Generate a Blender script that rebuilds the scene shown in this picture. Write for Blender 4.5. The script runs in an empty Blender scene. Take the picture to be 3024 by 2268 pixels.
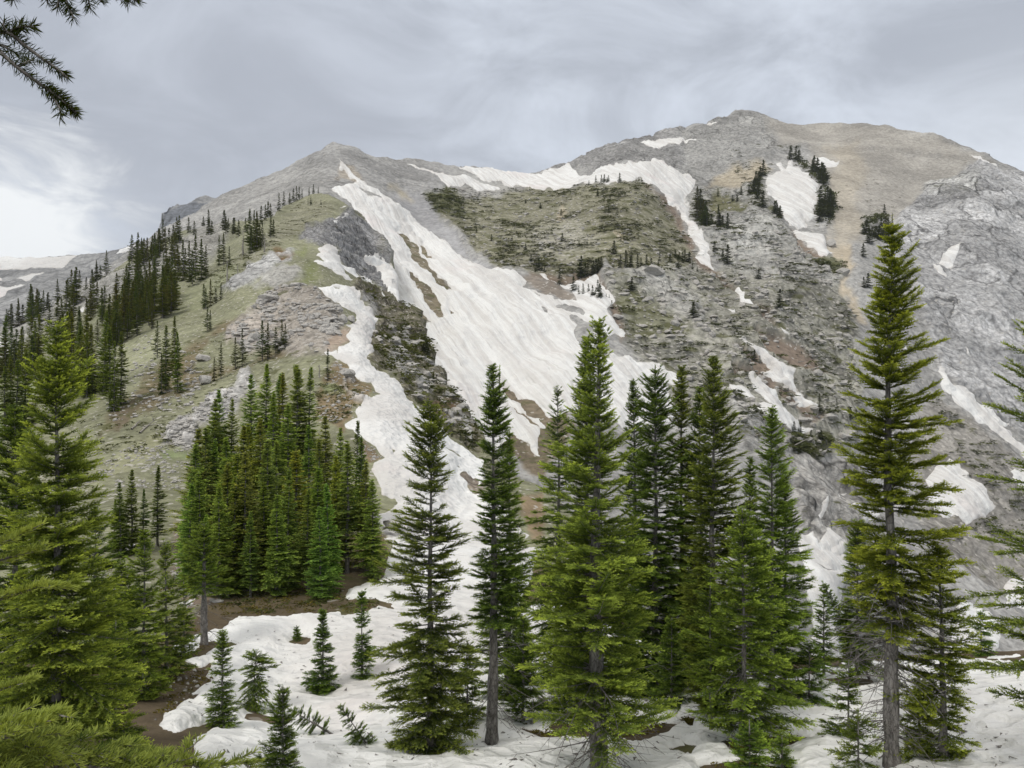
import bpy, math, random
import numpy as np
from mathutils import Vector, Matrix

# ------------------------------------------------------------------ camera, sky, sun
S = bpy.context.scene
R = math.radians
F_PX = 2285.7            # focal length in photograph pixels (3024 wide)
CX, CY = 1512.0, 1134.0
cam_d = bpy.data.cameras.new("camera")
cam = bpy.data.objects.new("camera", cam_d)
S.collection.objects.link(cam)
cam_d.sensor_width = 36.0
cam_d.lens = 36.0 * F_PX / 3024.0
cam_d.clip_start = 0.05
cam_d.clip_end = 20000
cam.rotation_euler = (R(90), 0, 0)
S.camera = cam
S.view_settings.view_transform = 'Standard'
S.view_settings.look = 'None'
S.view_settings.exposure = 0.32
S.view_settings.gamma = 1.0
S.cycles.use_adaptive_sampling = True
S.cycles.adaptive_threshold = 0.02
S.cycles.max_bounces = 7
S.cycles.diffuse_bounces = 5
S.cycles.transmission_bounces = 5
S.cycles.volume_bounces = 1

SUN_EL, SUN_AZ = 52.0, 215.0      # compass degrees, +Y is 0, clockwise
sd = bpy.data.lights.new("sun", 'SUN')
sd.energy = 1.3
sd.angle = R(14)
sd.color = (1.0, 0.955, 0.88)
sun = bpy.data.objects.new("sun", sd)
S.collection.objects.link(sun)
_sv = Vector((math.sin(R(SUN_AZ)) * math.cos(R(SUN_EL)), math.cos(R(SUN_AZ)) * math.cos(R(SUN_EL)), math.sin(R(SUN_EL))))
sun.rotation_euler = (-_sv).to_track_quat('-Z', 'Y').to_euler()
sun.location = _sv * 400

W = bpy.data.worlds.new("World")
S.world = W
W.use_nodes = True
nt = W.node_tree
nt.nodes.clear()


class NT:
    """small helper for writing node trees"""
    def __init__(s, tree):
        s.t = tree

    def n(s, typ, **kw):
        nd = s.t.nodes.new(typ)
        for k, v in kw.items():
            if k.startswith('i_'):
                nd.inputs[k[2:].replace('_', ' ')].default_value = v
            else:
                setattr(nd, k, v)
        return nd

    def link(s, a, b):
        s.t.links.new(a, b)

    def val(s, x, sock):
        if hasattr(x, 'is_output'):
            s.link(x, sock)
        else:
            sock.default_value = x

    def math(s, op, a, b=None, c=None, clamp=False):
        nd = s.n('ShaderNodeMath', operation=op, use_clamp=clamp)
        s.val(a, nd.inputs[0])
        if b is not None:
            s.val(b, nd.inputs[1])
        if c is not None:
            s.val(c, nd.inputs[2])
        return nd.outputs[0]

    def vmath(s, op, a, b=None, out=0):
        nd = s.n('ShaderNodeVectorMath', operation=op)
        s.val(a, nd.inputs[0])
        if b is not None:
            if op == 'SCALE':
                s.val(b, nd.inputs[3])
            else:
                s.val(b, nd.inputs[1])
        return nd.outputs[out]

    def mapr(s, x, a, b, c=0.0, d=1.0, smooth=True):
        nd = s.n('ShaderNodeMapRange')
        if smooth:
            nd.interpolation_type = 'SMOOTHSTEP'
        s.val(x, nd.inputs[0])
        for i, v in enumerate((a, b, c, d)):
            s.val(v, nd.inputs[i + 1])
        return nd.outputs[0]

    def mix(s, f, a, b, blend='MIX'):
        nd = s.n('ShaderNodeMix', data_type='RGBA', blend_type=blend)
        s.val(f, nd.inputs[0])
        for v, k in ((a, 6), (b, 7)):
            if isinstance(v, tuple) and len(v) == 3:
                v = (*v, 1)
            s.val(v, nd.inputs[k])
        return nd.outputs[2]

    def noise(s, vec, scale, detail=6, rough=0.55, dist=0.0):
        nd = s.n('ShaderNodeTexNoise')
        s.link(vec, nd.inputs['Vector'])
        nd.inputs['Scale'].default_value = scale
        nd.inputs['Detail'].default_value = detail
        nd.inputs['Roughness'].default_value = rough
        nd.inputs['Distortion'].default_value = dist
        return nd.outputs[0]

    def voro(s, vec, scale, feature='F1', out=0):
        nd = s.n('ShaderNodeTexVoronoi', feature=feature)
        s.link(vec, nd.inputs['Vector'])
        nd.inputs['Scale'].default_value = scale
        return nd.outputs[out]


w = NT(nt)
tc = w.n('ShaderNodeTexCoord')
d_ = tc.outputs['Generated']
sep = w.n('ShaderNodeSeparateXYZ')
w.link(d_, sep.inputs[0])
dx, dy, dz = sep.outputs
den = w.math('ADD', w.math('MAXIMUM', dz, 0.0), 0.22)
comb = w.n('ShaderNodeCombineXYZ')
w.link(w.math('DIVIDE', dx, den), comb.inputs[0])
w.link(w.math('DIVIDE', dy, den), comb.inputs[1])
cl = comb.outputs[0]
n1 = w.noise(cl, 0.55, 7, 0.52, 0.6)
n2 = w.noise(cl, 2.6, 9, 0.62, 0.7)
cld = w.math('ADD', w.math('MULTIPLY', n1, 0.55), w.math('MULTIPLY', n2, 0.45))
cfac = w.mapr(cld, 0.40, 0.61)
ccol = w.mix(cfac, (0.42, 0.452, 0.515), (0.655, 0.705, 0.79))
# the broad darker deck over the left peak and the bright break in the cloud low on the left
def blob(px, py, rad):
    v = Vector(((px - CX) / F_PX, 1.0, -(py - CY) / F_PX)).normalized()
    nd = w.vmath('DISTANCE', d_, tuple(v), out=1)
    return w.math('DIVIDE', nd, rad)
dk = blob(720, 380, 0.33)
dkf = w.math('MULTIPLY', w.mapr(w.math('ADD', dk, w.math('MULTIPLY', w.math('SUBTRACT', n1, 0.5), 1.6)), 0.15, 1.1, 1.0, 0.0), 0.55)
ccol = w.mix(dkf, ccol, (0.41, 0.437, 0.50))
b1 = blob(60, 745, 0.135)
bf = w.mapr(w.math('ADD', b1, w.math('ADD', w.math('MULTIPLY', w.math('SUBTRACT', n2, 0.5), 2.6), w.math('MULTIPLY', w.math('SUBTRACT', n1, 0.5), 1.2))), 0.25, 1.05, 1.0, 0.0)
ccol = w.mix(w.math('MULTIPLY', bf, 0.93), ccol, (0.93, 0.95, 0.96))
b2 = blob(3000, 560, 0.2)
ccol = w.mix(w.mapr(b2, 0.0, 1.0, 0.45, 0.0), ccol, (0.80, 0.84, 0.89))
# an overcast sky is about three times as bright overhead as at the horizon
zen = w.mapr(dz, 0.45, 0.95, 0.0, 1.0)
ccol = w.mix(zen, ccol, (1.12, 1.07, 0.98))
low = w.mapr(dz, -0.12, 0.0, 0.35, 1.0)
ccol = w.vmath('SCALE', ccol, low)
sky = w.n('ShaderNodeTexSky', sky_type='NISHITA', sun_disc=False, sun_elevation=R(SUN_EL), sun_rotation=R(SUN_AZ))
bg1 = w.n('ShaderNodeBackground')
w.link(sky.outputs[0], bg1.inputs[0])
bg1.inputs[1].default_value = 0.08
bg2 = w.n('ShaderNodeBackground')
w.link(ccol, bg2.inputs[0])
bg2.inputs[1].default_value = 0.90
mx = w.n('ShaderNodeMixShader')
mx.inputs[0].default_value = 0.95
w.link(bg1.outputs[0], mx.inputs[1])
w.link(bg2.outputs[0], mx.inputs[2])
out = w.n('ShaderNodeOutputWorld')
w.link(mx.outputs[0], out.inputs[0])

# ------------------------------------------------------------------ helpers
COL = S.collection
CROPS = {'S': (0, 0, 1.0), 'P': (0, 0, 1.36709), 'a': (500, 400, .27125), 'b': (850, 600, .27125), 'c': (900, 950, .27125),
         'd': (1300, 400, .36166), 'e': (2000, 350, .36166), 'f': (2000, 900, .46293), 'g': (1100, 1250, .36166),
         'h': (500, 1050, .31646), '1': (0, 0, .4557), '2': (1008, 300, .4557), '3': (2016, 300, .4557),
         '4': (0, 700, .4557), '5': (1008, 800, .4557), '6': (0, 1512, .4557), '7': (1008, 1512, .4557),
         '8': (2016, 1512, .4557), '9': (2016, 850, .4557)}


def Z(text):
    """'b 10,20 30,40 | c 1,2' -> photograph pixels; the letter names the survey sheet a point was read from"""
    o = []
    for chunk in text.split('|'):
        k, *pts = chunk.split()
        x0, y0, f = CROPS[k]
        for p in pts:
            x, y = p.split(',')
            o.append((x0 + float(x) * f, y0 + float(y) * f))
    return np.array(o)


def world(u, v, Y):
    return Vector(((u - CX) / F_PX * Y, Y, -(v - CY) / F_PX * Y))


def vnoise(p):
    """3-D value noise in [-1, 1]"""
    p = np.asarray(p, np.float64)
    i = np.floor(p).astype(np.int64)
    f = p - i
    f = f * f * f * (f * (f * 6 - 15) + 10)
    res = 0.0
    for a in (0, 1):
        wa = f[:, 0] if a else 1 - f[:, 0]
        for b in (0, 1):
            wb = f[:, 1] if b else 1 - f[:, 1]
            for c in (0, 1):
                wc = f[:, 2] if c else 1 - f[:, 2]
                h = ((i[:, 0] + a) * 374761393 + (i[:, 1] + b) * 668265263 + (i[:, 2] + c) * 1440662683) & 0xffffffff
                h = ((h ^ (h >> 13)) * 1274126177) & 0xffffffff
                h = h ^ (h >> 16)
                res = res + wa * wb * wc * (h / 2147483648.0 - 1.0)
    return res


def fbm2(u, v, lam, octs, z=0.0, gain=0.55):
    o, a = 0.0, 1.0
    for k in range(octs):
        o = o + a * vnoise(np.stack([u / lam, v / lam, np.full_like(u, z + 7.3 * k)], 1))
        lam *= 0.5
        a *= gain
    return o


def sdf(poly, u, v):
    """signed distance in photograph pixels, positive inside; -60 well outside"""
    o = np.full(u.shape, -60.0)
    lo, hi = poly.min(0) - 40, poly.max(0) + 40
    m = (u > lo[0]) & (u < hi[0]) & (v > lo[1]) & (v < hi[1])
    if not m.any():
        return o
    x, y = u[m], v[m]
    d2 = np.full(x.shape, 1e12)
    ins = np.zeros(x.shape, bool)
    n = len(poly)
    for k in range(n):
        ax, ay = poly[k]
        bx, by = poly[(k + 1) % n]
        ex, ey = bx - ax, by - ay
        L = ex * ex + ey * ey + 1e-9
        t = np.clip(((x - ax) * ex + (y - ay) * ey) / L, 0, 1)
        d2 = np.minimum(d2, (x - ax - t * ex) ** 2 + (y - ay - t * ey) ** 2)
        if by != ay:
            c = ((ay > y) != (by > y)) & (x < (bx - ax) * (y - ay) / (by - ay) + ax)
            ins ^= c
    d = np.sqrt(d2)
    o[m] = np.where(ins, d, -d)
    return o


def sstep(a, b, x):
    t = np.clip((x - a) / (b - a), 0, 1)
    return t * t * (3 - 2 * t)


def mesh_from(name, verts, faces, mats, smooth=True, attrs=None, mat_index=None):
    """faces: array (n, 3) or (n, 4), or a list of such arrays"""
    me = bpy.data.meshes.new(name)
    verts = np.asarray(verts, np.float32)
    if not isinstance(faces, list):
        faces = [faces]
    faces = [np.asarray(f, np.int32) for f in faces if len(f)]
    me.vertices.add(len(verts))
    me.vertices.foreach_set('co', verts.ravel())
    loops = np.concatenate([f.ravel() for f in faces])
    me.loops.add(len(loops))
    me.loops.foreach_set('vertex_index', loops)
    tot = np.concatenate([np.full(len(f), f.shape[1], np.int32) for f in faces])
    st = np.concatenate([[0], np.cumsum(tot)[:-1]]).astype(np.int32)
    me.polygons.add(len(tot))
    me.polygons.foreach_set('loop_start', st)
    me.polygons.foreach_set('use_smooth', np.full(len(tot), smooth, bool))
    for m in mats:
        me.materials.append(m)
    if mat_index is not None:
        me.polygons.foreach_set('material_index', np.asarray(mat_index, np.int32))
    for k, (typ, arr) in (attrs or {}).items():
        a = me.attributes.new(k, typ, 'POINT')
        arr = np.asarray(arr, np.float32)
        if typ == 'FLOAT':
            a.data.foreach_set('value', arr.ravel())
        elif typ == 'FLOAT_COLOR':
            a.data.foreach_set('color', np.concatenate([arr, np.ones((len(arr), 1), np.float32)], 1).ravel())
        else:
            a.data.foreach_set('vector', arr.ravel())
    me.update(calc_edges=True)
    return me


def obj(name, me, parent=None, loc=None):
    o = bpy.data.objects.new(name, me)
    COL.objects.link(o)
    if parent:
        o.parent = parent
    if loc is not None:
        o.location = loc
    return o


def tag(o, label, cat, group=None):
    o['label'] = label
    o['category'] = cat
    if group:
        o['group'] = group
    return o


# ------------------------------------------------------------------ materials
def new_mat(name):
    m = bpy.data.materials.new(name)
    m.use_nodes = True
    m.node_tree.nodes.clear()
    return m, NT(m.node_tree)


def finish(k, col, rough=0.9, normal=None, spec=0.2):
    p = k.n('ShaderNodeBsdfPrincipled')
    k.val(col if hasattr(col, 'is_output') else (*col, 1), p.inputs['Base Color'])
    p.inputs['Roughness'].default_value = rough
    p.inputs['Specular IOR Level'].default_value = spec
    if normal is not None:
        k.link(normal, p.inputs['Normal'])
    o = k.n('ShaderNodeOutputMaterial')
    k.link(p.outputs[0], o.inputs[0])
    return p


def bump(k, h, strength, dist):
    b = k.n('ShaderNodeBump')
    k.val(strength, b.inputs['Strength'])
    b.inputs['Distance'].default_value = dist
    k.link(h, b.inputs['Height'])
    return b.outputs[0]


def attr(k, name, out='Fac'):
    return k.n('ShaderNodeAttribute', attribute_name=name).outputs[out]


def mapped(k, vec, scale, rot=(0, 0, 0)):
    m = k.n('ShaderNodeMapping')
    k.link(vec, m.inputs[0])
    m.inputs['Scale'].default_value = scale
    m.inputs['Rotation'].default_value = rot
    return m.outputs[0]


def ground_mat(name, q):
    """rock, scree, turf and heath: q is the coarseness (metres per feature unit)"""
    m, k = new_mat(name)
    pos = k.n('ShaderNodeTexCoord').outputs['Object']
    col = attr(k, 'ground_colour', 'Color')
    rock, veg, peb = attr(k, 'rock'), attr(k, 'veg'), attr(k, 'peb')
    big = k.noise(pos, 0.05 / q, 5, 0.6)
    fine = k.noise(pos, 0.8 / q, 7, 0.68)
    col = k.vmath('SCALE', col, k.math('MULTIPLY', k.mapr(big, 0.25, 0.75, 0.72, 1.26), k.math('ADD', 1.0, k.math('MULTIPLY', k.mapr(fine, 0.28, 0.72, -0.48, 0.48), k.math('ADD', 0.40, k.math('MULTIPLY', rock, 0.6))))))
    # fractured rock: warped cells give dark joints, tilted bedding gives streaks
    warp = k.n('ShaderNodeTexNoise')
    k.link(pos, warp.inputs['Vector'])
    warp.inputs['Scale'].default_value = 0.22 / q
    warp.inputs['Detail'].default_value = 6
    wp = k.vmath('ADD', pos, k.vmath('SCALE', k.vmath('SUBTRACT', warp.outputs['Color'], (0.5, 0.5, 0.5)), 5.0 * q))
    e1 = k.voro(mapped(k, wp, (1, 1, 0.55), (0.3, 0.5, 0.2)), 0.085 / q, 'DISTANCE_TO_EDGE')
    e2 = k.voro(mapped(k, wp, (1, 1, 0.6), (0.9, 0.2, 0.6)), 0.30 / q, 'DISTANCE_TO_EDGE')
    cell = k.n('ShaderNodeTexVoronoi')
    k.link(mapped(k, wp, (1, 1, 0.55), (0.3, 0.5, 0.2)), cell.inputs['Vector'])
    cell.inputs['Scale'].default_value = 0.085 / q
    cs = k.n('ShaderNodeSeparateColor')
    k.link(cell.outputs['Color'], cs.inputs[0])
    patch = k.mapr(k.noise(pos, 0.035 / q, 5, 0.6), 0.42, 0.62)
    crk = k.math('MULTIPLY', k.mapr(e1, 0.0, 0.045, 0.22, 1.0), k.mapr(e2, 0.0, 0.06, 0.50, 1.0))
    bed = k.noise(mapped(k, wp, (0.25, 0.25, 1.6), (0.35, 0.25, 0.0)), 0.5 / q, 7, 0.65)
    crk = k.math('MULTIPLY', crk, k.mapr(bed, 0.34, 0.60, 0.78, 1.10))
    crk = k.math('MULTIPLY', crk, k.mapr(cs.outputs[0], 0.0, 1.0, 0.66, 1.26, False))
    rf = k.math('MULTIPLY', rock, k.math('ADD', 0.45, k.math('MULTIPLY', patch, 0.55)))
    col = k.vmath('SCALE', col, k.math('ADD', 1.0, k.math('MULTIPLY', rf, k.math('SUBTRACT', crk, 1.0))))
    # loose pale stones
    vo = k.n('ShaderNodeTexVoronoi')
    k.link(wp, vo.inputs['Vector'])
    vo.inputs['Scale'].default_value = 1.1 / q
    sepc = k.n('ShaderNodeSeparateColor')
    k.link(vo.outputs['Color'], sepc.inputs[0])
    st = k.math('MULTIPLY', k.mapr(k.math('ADD', sepc.outputs[0], k.math('MULTIPLY', peb, 0.5)), 0.98, 1.02), k.mapr(vo.outputs['Distance'], 0.30, 0.42, 1.0, 0.0))
    st = k.math('MULTIPLY', st, k.mapr(peb, 0.02, 0.2))
    col = k.mix(k.math('MULTIPLY', st, 0.8), col, (0.46, 0.44, 0.41))
    # low plants in flat mats
    vn = k.noise(mapped(k, pos, (0.75, 0.75, 1.9)), 0.30 / q, 8, 0.66, 0.5)
    vf = k.math('MULTIPLY', k.mapr(k.math('ADD', vn, k.math('MULTIPLY', k.math('SUBTRACT', veg, 0.5), 0.34)), 0.50, 0.60), k.mapr(veg, 0.01, 0.12))
    vcol = k.mix(k.noise(pos, 1.5 / q, 5, 0.6), (0.045, 0.05, 0.022), (0.15, 0.15, 0.07))
    col = k.mix(k.math('MULTIPLY', vf, 0.85), col, vcol)
    h = k.noise(pos, 0.5 / q, 5, 0.7)
    finish(k, col, 0.95, bump(k, h, k.math('ADD', 0.25, k.math('MULTIPLY', rock, 0.6)), 1.2 * q), 0.1)
    return m


def snow_mat(name, cup, streak):
    m, k = new_mat(name)
    pos = k.n('ShaderNodeTexCoord').outputs['Object']
    sv = attr(k, 'fall_line', 'Vector')
    big = k.noise(pos, 0.06 * cup, 5, 0.6)
    s1 = k.noise(sv, 0.34, 8, 0.66)
    s2 = k.noise(sv, 1.5, 5, 0.6)
    cups = k.noise(pos, 1.9 * cup, 4, 0.5, 0.6)
    cup2 = k.voro(pos, 1.5 * cup, 'F1')
    dirt = k.math('MULTIPLY', k.mapr(k.math('ADD', k.math('MULTIPLY', s1, streak), k.math('MULTIPLY', big, 1.0 - streak)), 0.40, 0.60), 0.9)
    col = k.mix(dirt, (0.78, 0.785, 0.78), (0.60, 0.585, 0.57))
    col = k.mix(k.math('MULTIPLY', k.mapr(s2, 0.56, 0.70), 0.6 * streak), col, (0.44, 0.425, 0.41))
    pink = k.mapr(k.noise(pos, 0.13 * cup, 4, 0.5), 0.58, 0.74, 0.0, 0.30)
    col = k.mix(pink, col, (0.74, 0.65, 0.645))
    speck = k.noise(pos, 9.0 * cup, 3, 0.7)
    col = k.mix(k.mapr(speck, 0.64, 0.74, 0.0, 0.55), col, (0.25, 0.20, 0.16))
    edge = k.math('ADD', attr(k, 'margin'), k.math('MULTIPLY', k.math('SUBTRACT', k.noise(pos, 1.1 * cup, 6, 0.65), 0.5), 1.3))
    col = k.mix(k.mapr(edge, -0.1, 0.30, 0.45, 0.0), col, (0.46, 0.42, 0.38))
    h = k.math('ADD', k.math('ADD', k.math('MULTIPLY', cups, 0.8), k.math('MULTIPLY', cup2, 0.9)), k.math('ADD', k.math('MULTIPLY', s1, 3.0 * streak), k.math('MULTIPLY', s2, 0.8 * streak)))
    finish(k, col, 0.75, bump(k, h, 0.55 if streak > 0.3 else 0.8, 0.30 / cup), 0.25)
    return m


M_FAR = ground_mat('mountain_rock', 2.4)
M_NEAR = ground_mat('ridge_ground', 0.8)
M_DIST = ground_mat('distant_rock', 12.0)
M_SNOWF = snow_mat('slope_snow', 0.22, 0.75)
M_SNOWN = snow_mat('near_snow', 1.0, 0.15)
M_SNOWD = snow_mat('distant_snow', 0.05, 0.2)


def foliage_mat(name, dark, bright, trans=0.3):
    m, k = new_mat(name)
    tip = attr(k, 'growth')
    info = k.n('ShaderNodeObjectInfo')
    pos = k.n('ShaderNodeTexCoord').outputs['Object']
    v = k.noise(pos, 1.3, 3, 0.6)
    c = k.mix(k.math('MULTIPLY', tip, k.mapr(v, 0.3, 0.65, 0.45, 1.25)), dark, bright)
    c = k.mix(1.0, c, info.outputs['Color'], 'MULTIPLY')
    d = k.n('ShaderNodeBsdfDiffuse')
    t = k.n('ShaderNodeBsdfTranslucent')
    k.link(c, d.inputs[0])
    k.link(k.vmath('MULTIPLY', c, (1.25, 1.15, 0.6)), t.inputs[0])
    mxn = k.n('ShaderNodeMixShader')
    mxn.inputs[0].default_value = trans
    k.link(d.outputs[0], mxn.inputs[1])
    k.link(t.outputs[0], mxn.inputs[2])
    o = k.n('ShaderNodeOutputMaterial')
    k.link(mxn.outputs[0], o.inputs[0])
    return m


def bark_mat(name, a, b, sc):
    m, k = new_mat(name)
    pos = k.n('ShaderNodeTexCoord').outputs['Object']
    n = k.noise(mapped(k, pos, (1, 1, 0.35)), sc, 8, 0.7)
    pl = k.voro(mapped(k, pos, (1, 1, 0.4)), sc * 1.4, 'DISTANCE_TO_EDGE')
    c = k.mix(k.mapr(n, 0.3, 0.7), a, b)
    c = k.vmath('SCALE', c, k.mapr(pl, 0.0, 0.12, 0.55, 1.0))
    finish(k, c, 0.95, bump(k, k.math('ADD', n, pl), 0.8, 0.03), 0.1)
    return m


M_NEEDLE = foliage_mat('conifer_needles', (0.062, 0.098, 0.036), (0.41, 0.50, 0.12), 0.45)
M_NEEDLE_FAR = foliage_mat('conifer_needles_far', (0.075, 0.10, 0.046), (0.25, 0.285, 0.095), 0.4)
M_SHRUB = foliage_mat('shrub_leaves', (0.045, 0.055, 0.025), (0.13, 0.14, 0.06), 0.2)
M_BARK = bark_mat('conifer_bark', (0.11, 0.10, 0.092), (0.31, 0.295, 0.28), 9)
M_DEAD = bark_mat('dead_wood', (0.22, 0.20, 0.18), (0.42, 0.40, 0.37), 7)
# ------------------------------------------------------------------ terrain
GAIN = 1.08      # limestone is pale


class Sheet:
    """A hillside surveyed as a grid of bearings: every node gets its own distance from scattered
    survey points, so slopes, gullies and crests stand at real places; behind each crest it falls away."""

    def __init__(s, crest, survey, vbot, nu, nv, back, u0=-420, u1=3440, near=False):
        cr = Z(crest)
        us = np.linspace(u0, u1, nu)
        vt = np.interp(us, cr[:, 0], cr[:, 1])
        vg = np.linspace(vt.min() - 40, vbot, nv)
        step = vg[1] - vg[0]
        V = np.repeat(vg[:, None], nu, 1)
        r0 = np.round((vt - vg[0]) / step).astype(int)
        V[r0, np.arange(nu)] = vt                      # a row of nodes runs exactly along the crest
        U = np.repeat(us[None, :], nv, 0)
        K = vt[None, :] - V                            # > 0: beyond the crest
        VF = np.maximum(V, vt[None, :])
        # distance survey: multiquadric interpolation of log distance
        pts, ys = [], []
        for ln in survey.strip().split('\n'):
            c, *rest = ln.split()
            for r in rest:
                x, y, d = r.split(',')
                pts.append(Z(c + ' ' + x + ',' + y)[0])
                ys.append(math.log(float(d)))
        P = np.array(pts) / 1000.0
        ys = np.array(ys)
        c2 = 0.06 ** 2
        n = len(P)
        A = np.sqrt(((P[:, None] - P[None]) ** 2).sum(2) + c2)
        Q = np.concatenate([np.ones((n, 1)), P], 1)
        M = np.zeros((n + 3, n + 3))
        M[:n, :n] = A - 1e-3 * np.eye(n)
        M[:n, n:] = Q
        M[n:, :n] = Q.T
        co = np.linalg.solve(M, np.concatenate([ys, np.zeros(3)]))
        x, y = U.ravel() / 1000, VF.ravel() / 1000
        L = co[n] + co[n + 1] * x + co[n + 2] * y
        for k in range(n):
            L += co[k] * np.sqrt((x - P[k, 0]) ** 2 + (y - P[k, 1]) ** 2 + c2)
        D = np.exp(L).reshape(U.shape)
        pos = np.stack([(U - CX) / F_PX * D, D, -(VF - CY) / F_PX * D], 2)
        # the far side of each crest falls away behind it
        sb = 0.45 * (1 - np.exp(-np.maximum(K, 0) / back))
        hd = pos / np.linalg.norm(pos[..., :2], axis=2)[..., None]
        hd[..., 2] = 0
        pos = pos + hd * (sb * D)[..., None]
        pos[..., 2] -= (sb * 0.25 + sb ** 2 * 1.3) * D
        s.nv, s.step, s.v0 = nv, step, vg[0]
        if near:      # the hillside from the lowest sight line back past the photographer's feet
            last = pos[-1]
            m = 14
            a = np.linspace(0, 1, m + 1)[1:]
            end = last.copy()
            end[:, 1] = -12.0
            end[:, 0] = last[:, 0] * 1.6
            end[:, 2] = 3.2 + 0.02 * end[:, 0]
            N_ = last[None] * (1 - a)[:, None, None] + end[None] * a[:, None, None]
            pos = np.concatenate([pos, N_], 0)
            U = np.concatenate([U, np.repeat(us[None], m, 0)], 0)
            V = np.concatenate([V, vbot + (a[:, None] * 600) + 0 * us[None]], 0)
            D = np.concatenate([D, np.repeat(D[-1:], m, 0)], 0)
        s.us, s.vt, s.vbot = us, vt, vbot
        s.U, s.V, s.D, s.pos = U, V, D, pos
        s.shape = U.shape
        wu = fbm2(U.ravel(), V.ravel(), 46.0, 4, 3.1)
        wv = fbm2(U.ravel(), V.ravel(), 46.0, 4, 91.7)
        s.wu = U.ravel() + wu * 7.0
        s.wv = V.ravel() + wv * 7.0
        s.wob = fbm2(U.ravel(), V.ravel(), 22.0, 4, 55.0)
        N = U.size
        s.colour = np.zeros((N, 3))
        s.rock = np.zeros(N)
        s.veg = np.zeros(N)
        s.peb = np.zeros(N)

    def base(s, col, rock, veg, peb):
        s.colour[:] = np.array(col) * GAIN
        s.rock[:] = rock
        s.veg[:] = veg
        s.peb[:] = peb

    def region(s, text, col, rock, veg, peb, feather=10.0, amount=1.0):
        d = sdf(Z(text), s.wu, s.wv)
        a = sstep(-feather, feather, d + s.wob * feather * 0.5) * amount
        s.colour += (np.array(col) * GAIN - s.colour) * a[:, None]
        s.rock += (rock - s.rock) * a
        s.veg += (veg - s.veg) * a
        s.peb += (peb - s.peb) * a

    def normals(s):
        p = s.pos
        gu = np.gradient(p, axis=1)
        gv = np.gradient(p, axis=0)
        n = np.cross(gv, gu)
        n /= np.linalg.norm(n, axis=2)[..., None] + 1e-12
        return n      # rows run downhill and columns run right, so this always points out of the hill

    def roughen(s, octaves, lim=0.16, ledges=()):
        n = s.normals()
        p = s.pos.reshape(-1, 3)
        D = s.D.ravel()
        o = np.zeros(len(p))
        for i, (lam, amp) in enumerate(octaves):
            q = p / lam + i * 17.3
            q2 = q.copy()
            q2[:, 2] *= 0.6
            v = vnoise(q2)
            ridg = 1 - 2 * np.abs(vnoise(q2 * 0.8 + 40))
            w_ = np.clip(D * lim / lam, 0, 1) ** 2 * np.clip(lam / (D * 0.0022), 0, 1)
            o += w_ * amp * (v * (0.25 + 0.5 * s.rock) + ridg * s.rock * 0.9)
        # tilted bedding planes weather into ledges wherever the rock is bare
        for per, amp, tilt in ledges:
            b = (p @ np.array(tilt)) / per + 0.9 * vnoise(p / (per * 5)) + 0.35 * vnoise(p / (per * 1.3) + 9)
            f = b - np.floor(b)
            prof = np.where(f < 0.78, f / 0.78, (1 - f) / 0.22)
            gate = sstep(-0.25, 0.35, vnoise(p / (per * 7) + 31))
            o += amp * s.rock ** 1.5 * gate * (prof - 0.5) * np.clip(per / (D * 0.006), 0, 1)
        s.pos = s.pos + n * o.reshape(s.shape)[..., None]
        s.nrm = s.normals()

    def faces(s, mask=None):
        h, w_ = s.shape
        idx = np.arange(h * w_).reshape(h, w_)
        q = np.stack([idx[:-1, :-1], idx[1:, :-1], idx[1:, 1:], idx[:-1, 1:]], 2)
        if mask is not None:
            m = mask.reshape(h, w_)
            keep = m[:-1, :-1] | m[1:, :-1] | m[1:, 1:] | m[:-1, 1:]
            return q[keep]
        return q.reshape(-1, 4)

    def snow(s, patches, holes, name, mat, thick, lump, fall=None, jag=5.0, wells=()):
        u = s.U.ravel() + fbm2(s.U.ravel(), s.V.ravel(), 30.0, 4, 12.0) * jag
        v = s.V.ravel() + fbm2(s.U.ravel(), s.V.ravel(), 30.0, 4, 77.0) * jag
        d = np.full(u.shape, -60.0)
        for p in patches:
            d = np.maximum(d, sdf(Z(p), u, v))
        for p in wells:      # the melted hollow round a trunk
            d = np.minimum(d, np.where(np.abs(v - p[1]) < 90, (np.hypot((u - p[0]), (v - p[1]) * 2.2) - 14) * 0.7, 60))
        for p in holes:
            d = np.minimum(d, -sdf(Z(p), u, v))
        s.snow_d = d
        D = s.D.ravel()
        x = d * D / F_PX
        T = thick(D)
        off = np.where(x > 0, T * (1 - np.exp(-x * 0.55 / T)), np.maximum(x * 0.8, -2.5 * T))
        p = s.pos.reshape(-1, 3)
        for lam, amp in lump:
            wgt = np.clip(lam / (D * 0.0035), 0, 1) * np.clip(D * 0.4 / lam, 0, 1)
            off = off + np.where(d > 0, wgt * amp * vnoise(p / lam + 5.5) * np.clip(d / 12, 0, 1), 0)
        pos = (s.pos + s.nrm * off.reshape(s.shape)[..., None]).reshape(-1, 3)
        f = s.faces(d > -7.0)
        used = np.unique(f)
        remap = np.zeros(len(pos), np.int32)
        remap[used] = np.arange(len(used))
        pu = pos[used]
        if fall is None:
            fl = pu * 0.3
        else:
            a, b = (np.array(s.at(*fall[0])), np.array(s.at(*fall[1])))
            fd = (b - a) / np.linalg.norm(b - a)
            cd = np.cross(fd, (0, 0, 1.0))
            cd /= np.linalg.norm(cd)
            nd = np.cross(cd, fd)
            fl = np.stack([pu @ cd * 0.95, pu @ fd * 0.030, pu @ nd * 0.04], 1)
        me = mesh_from(name, pu, remap[f], [mat], True, {'fall_line': ('FLOAT_VECTOR', fl), 'margin': ('FLOAT', np.clip(d[used] / 10.0, 0, 1))})
        o = obj(name, me)
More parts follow.
